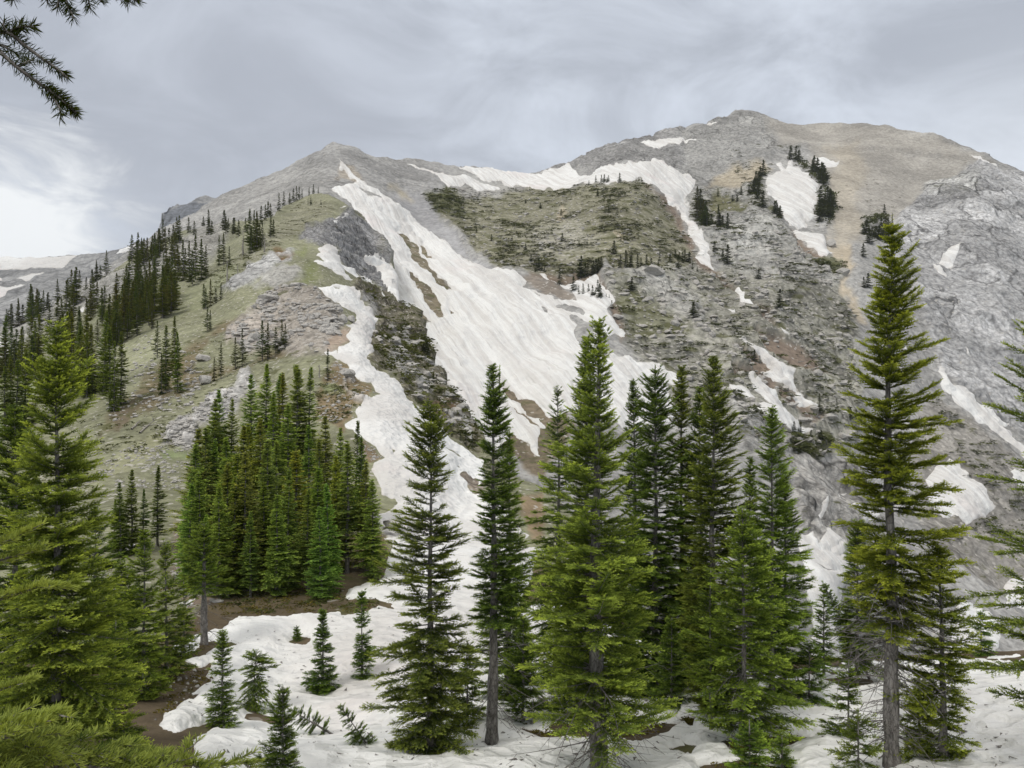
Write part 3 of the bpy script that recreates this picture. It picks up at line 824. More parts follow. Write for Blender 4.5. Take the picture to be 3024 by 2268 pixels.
# ---- far range on the left, half lost in the air, and the wooded valley floor under everything
FR = Sheet('P -400,590 -100,566 0,563 130,553 180,548 215,546 240,538 275,533 290,524 326,520 338,498 344,460 358,444 380,434 402,437 420,428 445,424 470,432 600,470 900,500',
           '''
P -100,566,2600 0,565,2550 180,550,2500 275,535,2450 350,460,2600 460,440,2700 900,500,2800 0,640,2200 150,620,2250 0,720,1700 300,620,2300 600,700,2000 900,800,1700 -300,700,1900
''', 1200, 420, 210, 150, -700, 1500)
FR.base((0.25, 0.25, 0.25), 0.8, 0.0, 0.0)
FR.region('P 335,530 345,455 420,435 600,470 600,520 420,520', (0.14, 0.15, 0.17), 1.0, 0, 0, 4)  # crag: bluish tint of distant haze painted into the rock colour
FR.region('P -300,590 130,585 140,592 -300,640', (0.17, 0.17, 0.17), 0.6, 0, 0, 4)
FR.roughen([(300, 9), (130, 6), (60, 4), (28, 2.5), (13, 1.2)], 0.3)
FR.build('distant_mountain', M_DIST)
FR.snow(['P -300,575 0,562 130,553 172,548 160,556 140,580 120,583 40,584 -300,600', 'P 255,535 275,533 300,530 290,545 250,548', 'P 378,484 400,478 396,484', 'P -100,640 -10,622 20,625 55,612 50,618 10,640 -30,652', 'P 30,606 90,592 105,590 60,608', 'P -50,600 5,604 8,612 -30,612'],
        [], 'distant_snow', M_SNOWD, lambda D: 2 + 0.002 * D, [(60, 2.0)], None, 3.0)
vf = mesh_from('valley_floor', [(-3200, -900, -260), (3200, -900, -260), (3200, 4200, -260), (-3200, 4200, -260)], np.array([[0, 1, 2, 3]]), [M_DIST], False,
               {'ground_colour': ('FLOAT_COLOR', np.tile((0.07, 0.085, 0.05), (4, 1))), 'rock': ('FLOAT', np.zeros(4)), 'veg': ('FLOAT', np.full(4, 0.6)), 'peb': ('FLOAT', np.zeros(4))})
obj('valley_floor', vf)['kind'] = 'structure'
# ------------------------------------------------------------------ conifers
def tube(points, radii, sides=6):
    """open tapered tube along a polyline -> verts, quads"""
    p = np.asarray(points, float)
    n = len(p)
    t = np.gradient(p, axis=0)
    t /= np.linalg.norm(t, axis=1)[:, None] + 1e-9
    ref = np.array([1.0, 0, 0]) if abs(t[:, 0].mean()) < 0.7 else np.array([0, 0, 1.0])
    a = np.cross(t, ref)
    a /= np.linalg.norm(a, axis=1)[:, None] + 1e-9
    b = np.cross(t, a)
    th = np.arange(sides) / sides * 2 * np.pi
    r = np.asarray(radii, float)[:, None, None]
    v = p[:, None] + r * (a[:, None] * np.cos(th)[None, :, None] + b[:, None] * np.sin(th)[None, :, None])
    i = np.arange(n * sides).reshape(n, sides)
    j = np.roll(i, -1, 1)
    q = np.stack([i[:-1], j[:-1], j[1:], i[1:]], 2).reshape(-1, 4)
    return v.reshape(-1, 3), q


class Parts:
    def __init__(s):
        s.v, s.f, s.n = [], [], 0

    def add(s, vq):
        v, q = vq
        s.v.append(v)
        s.f.append(q + s.n)
        s.n += len(v)

    def mesh(s, name, mat):
        return mesh_from(name, np.concatenate(s.v), np.concatenate(s.f), [mat], True)


def twig_template(rng, ntri, fat=0.34, flat=0.62):
    """needle blades set round a twig of length 1: (ntri, 3 corners, 3), and how far along each sits"""
    x = np.linspace(0.0, 1.0, ntri) + rng.uniform(-0.5, 0.5, ntri) / ntri
    ph = np.arange(ntri) * 2.39996 + rng.uniform(-0.5, 0.5, ntri)
    taper = 1.0 - 0.45 * np.clip(x, 0, 1) ** 2
    wd = (fat + rng.uniform(0, 0.12, ntri)) * 2.6 / ntri
    y, z = np.cos(ph), np.sin(ph) * flat + 0.18
    T = np.zeros((ntri, 3, 3))
    T[:, 0, 0] = x - wd
    T[:, 1, 0] = x + wd
    ln = rng.uniform(0.7, 1.15, ntri) * taper
    T[:, 2, 0] = x + 0.14
    T[:, 2, 1] = y * ln
    T[:, 2, 2] = z * ln
    T[:, 0, 1] = y * 0.06
    T[:, 1, 1] = y * 0.06
    return T, np.clip(x, 0, 1)


class Twigs:
    def __init__(s):
        s.o, s.d, s.L, s.r, s.g = [], [], [], [], []

    def add(s, o, d, L, r, g):
        s.o.append(np.atleast_2d(o))
        s.d.append(np.atleast_2d(d))
        n = len(s.o[-1])
        s.L.append(np.broadcast_to(L, (n,)))
        s.r.append(np.broadcast_to(r, (n,)))
        s.g.append(np.broadcast_to(g, (n,)))

    def mesh(s, name, mat, rng, ntri, ntemp=6, fat=0.34):
        o, d = np.concatenate(s.o), np.concatenate(s.d)
        L, r, g = np.concatenate(s.L), np.concatenate(s.r), np.concatenate(s.g)
        d = d / (np.linalg.norm(d, axis=1)[:, None] + 1e-9)
        side = np.cross(d, np.array([0, 0, 1.0]))
        ln = np.linalg.norm(side, axis=1)
        side[ln < 0.05] = (1, 0, 0)
        side /= np.linalg.norm(side, axis=1)[:, None]
        up = np.cross(side, d)
        vs, gs = [], []
        which = rng.integers(0, ntemp, len(o))
        for k in range(ntemp):
            T, x = twig_template(rng, ntri, fat)
            m = which == k
            if not m.any():
                continue
            V = (o[m][:, None, None] + T[None, :, :, 0:1] * (L[m][:, None, None, None] * d[m][:, None, None])
                 + r[m][:, None, None, None] * (T[None, :, :, 1:2] * side[m][:, None, None] + T[None, :, :, 2:3] * up[m][:, None, None]))
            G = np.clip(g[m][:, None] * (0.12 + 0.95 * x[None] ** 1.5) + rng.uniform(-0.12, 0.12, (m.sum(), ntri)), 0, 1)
            vs.append(V.reshape(-1, 3))
            gs.append(np.repeat(G.reshape(-1), 3))
        v, gg = np.concatenate(vs), np.concatenate(gs)
        return mesh_from(name, v, np.arange(len(v)).reshape(-1, 3), [mat], False, {'growth': ('FLOAT', gg)})


def conifer(name, seed, H, prof, z0, whorl=0.27, nb=5, sp=0.046, tmax=0.25, nrad=0.047, ntri=16, mat=None, wood=True,
            sf=0.22, rt=None, droop=-0.24, lift=0.5, dead=None, skip=0.06, lean=0.0, twin=False, gap=None, fat=0.52):
    if wood:
        whorl, nb = whorl * 0.68, nb + 2
    """-> trunk mesh, crown mesh; prof = [(height share, branch length)], z0 = height of the lowest green branch"""
    SF = sf
    AZ0, ASYM = seed * 2.4, 0.06 + 0.16 * ((seed * 0.618) % 1)
    rng = np.random.default_rng(seed)
    ph, pr = np.array(prof).T
    rt = (rt or 0.013 * H + 0.02) * 0.85
    tw, wd = Twigs(), Parts()
    nz = 26
    zz = np.linspace(-0.4, H, nz)
    bend = np.stack([np.cumsum(rng.normal(0, 0.012, nz)), np.cumsum(rng.normal(0, 0.012, nz))], 1) * H / 10
    bend -= bend[1]
    bend *= np.clip((H - zz) / (0.5 * H), 0.0, 1.0)[:, None] ** 0.5
    ctr = np.stack([bend[:, 0] + lean * (zz / H) ** 2 * H, bend[:, 1], zz], 1)
    rad = np.maximum(rt * np.clip(1 - zz / H, 0, 1) ** 1.0, 0.012 + 0.0005 * H) * (1 + 0.10 * rng.normal(size=nz))
    rad[0:2] *= 1.25
    rad[-1] = 0.008
    wd.add(tube(ctr, rad, 8))

    def axis(z):
        return np.array([np.interp(z, zz, ctr[:, 0]), np.interp(z, zz, ctr[:, 1]), z])

    def limb(z, az, L, pitch, curve, fol, dead_=False, sfrom=SF):
        if fol:
            L *= (1 + ASYM * math.cos(az - AZ0)) * (0.84 + 0.36 * vnoise(np.array([[math.cos(az) * 1.1 + seed, math.sin(az) * 1.1, z * 0.8]]))[0])
            curve *= 0.6 + 0.8 * rng.uniform()
        n = max(3, int(L / 0.12)) if wood else 3
        s_ = np.linspace(0, 1, n + 1)
        dh = np.array([math.cos(az), math.sin(az), 0])
        sw = rng.normal(0, 0.10)
        sidev = np.array([-dh[1], dh[0], 0])
        pts = axis(z) + (s_ * L)[:, None] * dh + (s_ ** 2 * L * sw)[:, None] * sidev
        pts[:, 2] += L * (math.tan(pitch) * s_ + curve * s_ ** 2)
        if wood or dead_:
            br = (0.006 + 0.011 * L)
            wd.add(tube(pts, np.linspace(br * (0.7 if dead_ else 1), 0.004, n + 1), 3))
            for _ in range(4 if dead_ else 0):
                q_ = pts[rng.integers(1, n)]
                e_ = dh * rng.uniform(0.1, 0.9) + sidev * rng.normal(0, 0.7) + np.array([0, 0, rng.normal(-0.15, 0.35)])
                e_ *= L * rng.uniform(0.2, 0.5)
                wd.add(tube([q_, q_ + e_ * 0.55, q_ + e_ + (0, 0, rng.normal(0, 0.05))], [0.007, 0.005, 0.002], 3))
        if not fol:
            return
        m = max(2, int(L * (1 - sfrom) / sp))
        s = np.linspace(sfrom, 0.97, m) + rng.uniform(-0.4, 0.4, m) * (0.9 - sfrom) / m
        s = np.clip(s, 0.02, 0.99)
        P = np.stack([np.interp(s, s_, pts[:, k]) for k in range(3)], 1)
        tg = np.stack([np.interp(s, s_, np.gradient(pts[:, k])) for k in range(3)], 1)
        tg /= np.linalg.norm(tg, axis=1)[:, None]
        sd = np.cross(tg, (0, 0, 1.0))
        sd /= np.linalg.norm(sd, axis=1)[:, None] + 1e-9
        for sg in (-1, 1):
            an = np.radians(rng.uniform(38, 66, m))
            d = tg * np.cos(an)[:, None] + sg * sd * np.sin(an)[:, None]
            d[:, 2] += rng.uniform(-0.22, 0.20, m)
            TL = (np.minimum(tmax * (0.75 + 0.35 * L), 0.62 * L * (1 - s) + 0.10 + 0.05 * L * s) * rng.uniform(0.65, 1.2, m))
            keep = rng.uniform(0, 1, m) > skip
            tw.add(P[keep], d[keep], TL[keep], nrad * rng.uniform(0.85, 1.15, keep.sum()), (0.25 + 0.75 * s[keep]) * rng.uniform(0.6, 1.1, keep.sum()))
        # short shoots on top keep the spray from being a flat card
        m2 = max(1, m // 2)
        s2 = rng.uniform(sfrom, 1, m2)
        P2 = np.stack([np.interp(s2, s_, pts[:, k]) for k in range(3)], 1)
        d2 = np.stack([np.interp(s2, s_, np.gradient(pts[:, k])) for k in range(3)], 1)
        d2 /= np.linalg.norm(d2, axis=1)[:, None]
        d2 += np.stack([rng.uniform(-.5, .5, m2), rng.uniform(-.5, .5, m2), rng.uniform(0.3, 0.9, m2)], 1)
        tw.add(P2, d2, min(tmax, 0.3 * L + 0.05) * 0.5, nrad, 0.5 + 0.5 * s2)
        # needles along the limb and the leading shoot
        mm = max(1, int(L / 0.16))
        s3 = np.linspace(max(sfrom, 0.2), 0.85, mm)
        P3 = np.stack([np.interp(s3, s_, pts[:, k]) for k in range(3)], 1)
        d3 = np.stack([np.interp(s3, s_, np.gradient(pts[:, k])) for k in range(3)], 1)
        tw.add(P3, d3, L * 0.65 / mm, nrad * 1.1, 0.3 + 0.5 * s3)
        tw.add(pts[-1] - 0.02 * tg[-1], tg[-1], min(tmax * 0.6, 0.2 * L + 0.06), nrad * 1.05, 1.0)

    z = z0
    while z < H - 0.12:
        h = z / H
        Rm = np.interp(h, ph, pr)
        if gap is None or not (gap[0] < h < gap[1]) or rng.uniform() < 0.25:
            k = nb + int(rng.integers(-1, 2))
            a0 = rng.uniform(0, 6.28)
            vig = rng.uniform(0.80, 1.12)
            if rng.uniform() < 0.10:      # a whorl that lost most of its limbs
                k, vig = 2, 0.7
            for i in range(max(2, k)):
                L = Rm * vig * rng.uniform(0.72, 1.14)
                if rng.uniform() < 0.05:
                    L *= 0.45
                pit = droop + (0.75 - droop) * h ** 2.2 + rng.normal(0, 0.13)
                limb(z + rng.uniform(-0.5, 0.5) * whorl, a0 + i * 6.283 / max(2, k) + rng.normal(0, 0.22), max(L, 0.05), pit, lift * 0.38 * rng.uniform(0.2, 1.4), True)
        z += whorl * rng.uniform(0.75, 1.25) * (1.0 if h < 0.8 else 0.75)
    # leader
    tops = [(0.0, 0.0)] + ([(0.16, 0.05)] if twin else [])
    for ox, oy in tops:
        b0 = axis(H - 0.5 * min(1, H / 8))
        l = min(1, H / 8)
        if ox:
            wd.add(tube([b0 + (0, 0, -0.8 * l), b0 + (ox, oy, -0.3 * l), b0 + (ox, oy, 0.3 * l)], [0.03, 0.022, 0.006], 4))
        tw.add(np.array([b0 + (ox, oy, q * l) for q in (-0.25, 0.0, 0.2)]), np.array([[0.03, 0, 1.0]] * 3), 0.28 * l, nrad * 0.95, 0.8)
    if dead:
        n_, za, zb, La, Lb = dead
        for _ in range(n_):
            limb(rng.uniform(za, zb), rng.uniform(0, 6.28), rng.uniform(La, Lb), rng.uniform(-0.5, 0.1), rng.uniform(-0.5, 0.15), False, True)
    trunk = wd.mesh(name + '_trunk', M_BARK)
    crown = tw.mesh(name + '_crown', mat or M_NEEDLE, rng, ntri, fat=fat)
    return trunk, crown


def tree(name, trunk_me, crown_me, loc, label, group=None, scale=(1, 1, 1), rot=0.0, tint=(1, 1, 1), tilt=(0, 0), cat='conifer'):
    e = obj(name, None, loc=loc)
    e.empty_display_size = 0.5
    e.rotation_euler = (tilt[0], tilt[1], rot) if isinstance(tilt, tuple) else (0, 0, rot)
    e.scale = scale
    tag(e, label, cat, group)
    t = obj('trunk', trunk_me, e)
    c = obj('crown', crown_me, e)
    c.color = (*[q ** 0.7 for q in tint], 1)
    return e


def solo_tree(name, me, loc, label, group, scale, rot, tint):
    o = obj(name, me, loc=loc)
    o.scale = scale
    o.rotation_euler = (0, 0, rot)
    o.color = (*[q ** 0.8 for q in tint], 1)
    return tag(o, label, 'conifer', group)


def hero(name, seed, px, ptop, pbase, prof_px, low_px, label, Y=None, tint=(1, 1, 1), cat='fir tree', rot=None, tilt=(0, 0), group=None, snowy=True, **kw):
    """a conifer surveyed in the overview sheet P: bearing px, tip ptop, foot pbase, [(height in sheet, half width)]"""
    k = 1.36709
    u = px * k
    v = pbase * k if Y is None else RG.v_for(u, Y)
    p = RG.at(u, v)
    Yd = p.y
    ztop = -(ptop * k - CY) / F_PX * Yd
    H = ztop - p.z
    prof = []
    for (py, hw) in prof_px:
        hz = (-(py * k - CY) / F_PX * Yd - p.z) / H
        prof.append((min(max(hz, 0), 1), 1.1 * hw * k / F_PX * Yd))
    prof.sort()
    if prof[-1][0] < 0.999:
        prof.append((1.0, 0.06))
    z0 = max(0.15, -(low_px * k - CY) / F_PX * Yd - p.z)
    dead = kw.pop('dead', None)
    if dead:
        n_, pa, pb, la, lb = dead
        dead = (n_, -(pb * k - CY) / F_PX * Yd - p.z, -(pa * k - CY) / F_PX * Yd - p.z, la, lb)
    tr, cr = conifer(name, seed, H, prof, z0, dead=dead, **kw)
    return tree(name, tr, cr, p - Vector((0, 0, 0.05)), label, group, (1, 1, 1), 0.0 if rot is None else rot, tint, tilt, cat)


# the stand in front of the camera, left to right
hero('fir_tree', 11, 120, 692, 1740, [(1640, 165), (1400, 172), (1280, 140), (1180, 112), (1000, 98), (880, 70), (780, 40), (720, 14)], 1700,
     'tall bushy fir at the left edge with red brown cones near its pale tip', Y=13.5, sf=0.12, tint=(1.45, 1.4, 0.9), tmax=0.28, nrad=0.046, whorl=0.30, nb=6, droop=-0.35, lift=0.7)
hero('fir_tree', 12, 930, 868, 1690, [(1650, 88), (1500, 92), (1300, 85), (1200, 78), (1120, 60), (1020, 48), (950, 40), (900, 22)], 1640,
     'dark full fir clothed in branches to the snow, right of the sloping snow path', Y=18.5, tint=(0.78, 0.75, 0.62), nb=6, droop=-0.3)
hero('fir_tree', 13, 1062, 783, 1700, [(1500, 70), (1330, 68), (1200, 60), (1100, 48), (1000, 44), (930, 38), (860, 24), (820, 15)], 1330,
     'slender dark fir with a twin tip and a long bare grey trunk', Y=19.5, tint=(0.62, 0.78, 0.60), rt=0.17, twin=True, dead=(26, 1340, 1640, 0.5, 1.3), gap=None, nb=5)
hero('fir_tree', 14, 1100, 925, 1580, [(1560, 60), (1300, 58), (1150, 40), (1050, 26), (980, 10)], 1540,
     'thin tipped fir close behind the bare trunked slender fir', Y=24, tint=(0.75, 0.85, 0.6), ntri=16)
hero('fir_tree', 15, 1203, 832, 1580, [(1560, 90), (1350, 80), (1200, 66), (1050, 48), (960, 30), (900, 20), (860, 10)], 1480,
     'open ragged spruce with thin drooping sprays, left of the broad bright fir', Y=26, tint=(0.72, 0.85, 0.62), skip=0.35, whorl=0.36, droop=-0.5, lift=0.3, ntri=16, dead=(20, 1400, 1560, 0.5, 1.2))
hero('fir_tree', 16, 1264, 725, 1570, [(1500, 70), (1200, 56), (1000, 40), (860, 30), (790, 18), (750, 10)], 1500,
     'narrow dark fir peeping out behind the top of the broad bright fir', Y=27, tint=(0.55, 0.62, 0.48), ntri=16)
hero('fir_tree', 17, 1295, 680, 1715, [(1560, 150), (1480, 158), (1330, 150), (1230, 135), (1120, 105), (1000, 78), (900, 50), (820, 34), (760, 22), (710, 12)], 1570,
     'broad bright green fir in the middle, the tallest and fullest of the stand', Y=17, tint=(1.4, 1.42, 0.95), rt=0.25, nb=6, whorl=0.28, tmax=0.27, nrad=0.048, lift=0.75, droop=-0.22, dead=(60, 1440, 1640, 0.6, 2.0))
hero('fir_tree', 18, 1366, 815, 1540, [(1500, 60), (1200, 45), (1000, 32), (900, 22), (850, 12)], 1500,
     'small dark spire just right of the broad bright fir', Y=29, tint=(0.5, 0.62, 0.5), ntri=14, skip=0.15)
hero('fir_tree', 19, 1416, 783, 1560, [(1540, 80), (1300, 74), (1120, 62), (1000, 46), (900, 34), (840, 22), (805, 10)], 1520,
     'dark blunt topped fir between the bright fir and the yellowish one', Y=25, tint=(0.58, 0.72, 0.52), ntri=16, nb=6)
hero('fir_tree', 20, 1473, 790, 1570, [(1540, 70), (1200, 56), (1000, 38), (900, 26), (840, 16), (810, 8)], 1530,
     'thin yellowish topped fir left of the tall olive fir', Y=26, tint=(0.95, 0.88, 0.6), ntri=16)
hero('fir_tree', 21, 1543, 765, 1600, [(1560, 80), (1300, 78), (1150, 66), (1030, 58), (930, 40), (850, 26), (800, 13)], 1520,
     'tall olive fir with grey dead lower branches right of the bright one', Y=21, tint=(0.85, 0.82, 0.6), nb=6, dead=(40, 1380, 1570, 0.4, 1.2))
hero('fir_tree', 22, 1513, 830, 1560, [(1540, 64), (1200, 48), (1000, 34), (900, 20)], 1500,
     'dark fir half hidden on the left of the tall olive fir', Y=25.5, tint=(0.55, 0.66, 0.5), ntri=14)
hero('fir_tree', 23, 1620, 985, 1530, [(1500, 46), (1300, 40), (1150, 28), (1050, 18), (1010, 9)], 1480,
     'small slim dark fir between the olive fir and the thin trunked pair', Y=28, tint=(0.55, 0.66, 0.5), ntri=14)
hero('fir_tree', 24, 1667, 872, 1590, [(1560, 70), (1400, 66), (1200, 60), (1080, 44), (1000, 34), (940, 22), (900, 10)], 1540,
     'fresh green pointed fir with a thin pale trunk on the right of the stand', Y=21.5, tint=(1.05, 1.25, 0.75), rt=0.12, dead=(20, 1420, 1560, 0.3, 0.9))
hero('fir_tree', 25, 1694, 1030, 1590, [(1560, 60), (1400, 55), (1250, 50), (1120, 30), (1070, 14)], 1500,
     'lower fir pressed against the right side of the fresh green pointed fir', Y=22.5, tint=(0.8, 0.95, 0.65), ntri=16)
hero('fir_tree', 26, 1604, 1095, 1620, [(1590, 100), (1480, 112), (1380, 100), (1280, 72), (1200, 46), (1140, 22)], 1560,
     'airy young fir with a white streaked trunk and bare twigs below', Y=18.5, tint=(1.2, 1.32, 0.8), skip=0.15, rt=0.10, dead=(46, 1420, 1600, 0.5, 1.3))
hero('fir_tree', 27, 1537, 1228, 1620, [(1600, 60), (1480, 55), (1380, 42), (1300, 22)], 1450,
     'thin sapling with a bare lower stem, left of the airy young fir', Y=19.5, tint=(0.9, 1.0, 0.7), rt=0.07, dead=(14, 1420, 1560, 0.3, 0.8), ntri=16)
hero('fir_tree', 28, 1748, 1385, 1590, [(1580, 62), (1500, 55), (1430, 36)], 1575,
     'squat dense young fir at the right foot of the middle stand', Y=22, tint=(0.6, 0.8, 0.55), ntri=16)
hero('fir_tree', 29, 1926, 455, 1712, [(1480, 60), (1360, 70), (1300, 95), (1200, 120), (1130, 132), (1000, 106), (900, 96), (800, 86), (700, 66), (620, 50), (560, 32), (510, 18), (480, 8)], 1330,
     'very tall fir on the right with tiered yellow green branches and dark trunk', Y=16, tint=(1.35, 1.18, 0.55), rt=0.185, nb=6, whorl=0.42, sf=0.10, skip=0.03, sp=0.040, nrad=0.056, droop=-0.24, lift=0.45, dead=(190, 1225, 1600, 0.4, 1.35))
hero('fir_tree', 30, 2040, 1165, 1715, [(1640, 80), (1560, 76), (1400, 72), (1300, 62), (1240, 40), (1190, 18)], 1640,
     'fir with a light leaning trunk just right of the very tall fir', Y=16, tint=(1.25, 1.15, 0.58), rt=0.11, skip=0.12, dead=(16, 1500, 1650, 0.3, 0.7), tilt=(0, -0.03))
hero('fir_tree', 31, 1850, 1118, 1470, [(1440, 60), (1330, 56), (1230, 42), (1160, 18)], 1430,
     'mid sized fir behind the left side of the very tall fir', Y=25, tint=(0.85, 0.92, 0.6), ntri=16, twin=True, dead=(24, 1370, 1460, 0.4, 1.0))
hero('fir_tree', 32, 1779, 1262, 1460, [(1440, 34), (1380, 28), (1310, 14)], 1430,
     'slight sapling standing against the white gully', Y=26.5, tint=(0.75, 0.95, 0.65), ntri=14, skip=0.2)
hero('fir_tree', 33, 1880, 1236, 1450, [(1440, 30), (1380, 32), (1300, 20)], 1430,
     'leaning young fir tilted to the left over the gully snow', Y=25.5, tint=(0.6, 0.78, 0.55), ntri=14, tilt=(0, -0.45))
hero('fir_tree', 34, 2118, 1318, 1412, [(1400, 34), (1360, 26), (1335, 12)], 1405,
     'small fir on the edge of the snow at the right', Y=27.5, tint=(0.6, 0.8, 0.55), ntri=14)
hero('fir_tree', 35, 2290, 640, 1760, [(1700, 150), (1450, 160), (1200, 150), (1000, 135), (850, 105), (760, 70), (680, 20)], 1500,
     'fir cut off by the right edge, only its left branch tips showing', Y=14, tint=(0.95, 0.95, 0.62), whorl=0.62, nb=5, droop=-0.3, lift=0.5, sp=0.06)
hero('fir_tree', 70, 1450, 1330, 1580, [(1560, 56), (1450, 46), (1380, 22)], 1565, 'young fir in the gap between the broad bright fir and the olive one', Y=23, tint=(0.75, 0.9, 0.6))
hero('fir_tree', 71, 1236, 1390, 1600, [(1580, 60), (1500, 50), (1430, 24)], 1590, 'low bushy fir at the left foot of the broad bright fir', Y=22, tint=(0.7, 0.85, 0.6))
hero('fir_tree', 72, 1832, 1420, 1640, [(1620, 50), (1540, 42), (1460, 18)], 1620, 'small dark fir left of the thick trunk of the very tall fir', Y=18.5, tint=(0.8, 0.9, 0.55), skip=0.15)
hero('fir_tree', 73, 1985, 1450, 1680, [(1660, 56), (1580, 46), (1500, 20)], 1660, 'small fir squeezed between the very tall fir and the leaning trunk', Y=17.5, tint=(0.9, 0.95, 0.55), skip=0.12)
hero('fir_tree', 74, 1130, 1330, 1600, [(1580, 66), (1480, 54), (1390, 24)], 1585, 'full young fir right of the bare trunked slender fir', Y=21.5, tint=(0.7, 0.85, 0.6))
hero('fir_tree', 75, 1010, 1380, 1620, [(1600, 52), (1500, 44), (1420, 20)], 1600, 'young fir between the dark full fir and the bare trunk', Y=21, tint=(0.75, 0.85, 0.6))
hero('fir_tree', 76, 205, 1090, 1480, [(1460, 80), (1300, 62), (1180, 34)], 1460, 'fir behind the right shoulder of the bushy left fir', Y=26, tint=(0.75, 0.9, 0.6))
# young trees on the snow at the lower left
hero('fir_tree', 41, 482, 1358, 1570, [(1560, 34), (1480, 26), (1420, 18), (1380, 8)], 1560, 'slim pointed sapling rising from a bare patch in the snow', tint=(0.7, 0.85, 0.5), whorl=0.16, ntri=18, nrad=0.04, sp=0.05)
hero('fir_tree', 42, 543, 1408, 1535, [(1525, 36), (1470, 34), (1430, 30), (1412, 20)], 1520, 'small droopy topped sapling with hanging twigs on the snow', tint=(0.7, 0.8, 0.55), whorl=0.16, droop=-0.9, lift=-0.5, skip=0.25, ntri=18, tilt=(0, 0.08))
hero('fir_tree', 43, 610, 1478, 1690, [(1650, 46), (1600, 38), (1550, 26), (1510, 12)], 1660, 'dark tiered sapling at the bottom edge, nearest on the open snow', tint=(0.5, 0.6, 0.4), whorl=0.17, nb=5, ntri=20, droop=-0.05)
hero('fir_tree', 44, 697, 1310, 1497, [(1485, 34), (1440, 30), (1390, 20), (1350, 9)], 1488, 'bushy dark sapling alone on the middle of the snow', tint=(0.5, 0.68, 0.48), whorl=0.17, nb=6, ntri=18)
hero('fir_tree', 45, 783, 1272, 1467, [(1455, 28), (1400, 24), (1360, 12), (1345, 16), (1310, 14)], 1460, 'two tiered sapling with a bare stretch of stem', tint=(0.6, 0.8, 0.52), whorl=0.16, gap=(0.52, 0.62), nb=5, ntri=18)
hero('fir_tree', 46, 440, 1128, 1392, [(1290, 56), (1250, 52), (1200, 40), (1160, 20)], 1270, 'crooked dark fir with a thick bare lower trunk above the snow', tint=(0.75, 0.85, 0.6), rt=0.20, dead=(26, 1260, 1370, 0.5, 1.4), ntri=18)
hero('fir_tree', 47, 641, 1348, 1383, [(1380, 9), (1365, 6)], 1380, 'tiny seedling in a brown hollow of the snow', tint=(0.6, 0.75, 0.5), whorl=0.12, ntri=12)
hero('fir_tree', 49, 310, 1140, 1600, [(1580, 62), (1450, 58), (1300, 46), (1200, 20)], 1570, 'pointed fir right behind the bushy left fir', Y=22, tint=(1.0, 1.1, 0.65), ntri=18)
hero('fir_tree', 56, 262, 1210, 1560, [(1540, 60), (1400, 56), (1280, 36)], 1530, 'darker fir between the bushy left fir and the pointed one', Y=24, tint=(0.75, 0.85, 0.55), ntri=16)
hero('fir_tree', 57, 395, 1250, 1480, [(1460, 34), (1380, 30), (1300, 16)], 1450, 'slight fir left of the crooked dark fir', Y=28, tint=(0.8, 0.9, 0.6), ntri=14)
hero('fir_tree', 50, 357, 1168, 1590, [(1560, 56), (1450, 50), (1300, 36), (1220, 16)], 1550, 'paler pointed fir beside the brown bank of the snow', Y=25, tint=(0.95, 1.0, 0.7), ntri=18)
hero('fir_tree', 51, 30, 870, 1560, [(1500, 120), (1200, 90), (1000, 60), (920, 26)], 1500, 'shaded fir behind the bushy left fir at the picture edge', Y=20, tint=(0.7, 0.8, 0.55), ntri=16)
hero('fir_tree', 52, 250, 1300, 1700, [(1650, 70), (1500, 62), (1380, 34)], 1650, 'low spreading fir under the bushy left fir', Y=17, tint=(0.85, 0.95, 0.6), ntri=16)
hero('fir_tree', 53, 1618, 1548, 1720, [(1690, 50), (1640, 44), (1590, 24)], 1700, 'small bright fir on the brown patch at the bottom edge', Y=15.5, tint=(0.85, 1.05, 0.6), whorl=0.18)
hero('fir_tree', 54, 1690, 1585, 1700, [(1690, 44), (1650, 38), (1615, 18)], 1695, 'spindly sapling beside the small bright fir', Y=16.5, tint=(0.8, 0.95, 0.6), whorl=0.18, skip=0.2)
hero('fir_tree', 55, 1855, 1540, 1720, [(1680, 60), (1600, 50)], 1690, 'sparse low sapling at the left foot of the very tall fir', Y=15.5, tint=(0.9, 0.9, 0.55), whorl=0.3, skip=0.35, droop=-0.4)
for (px, py, tlt, seed, lab) in ((728, 1592, -1.05, 61, 'bent sapling leaning far over to the left on the snow'), (812, 1632, -0.62, 62, 'thin bare stemmed sapling slanting left beside the dark full fir')):
    hero('fir_tree', seed, px, py - 130, py, [(py, 26), (py - 60, 24), (py - 110, 10)], py - 40, lab, tint=(0.6, 0.75, 0.55), whorl=0.2, skip=0.3, tilt=(0, tlt), ntri=16)

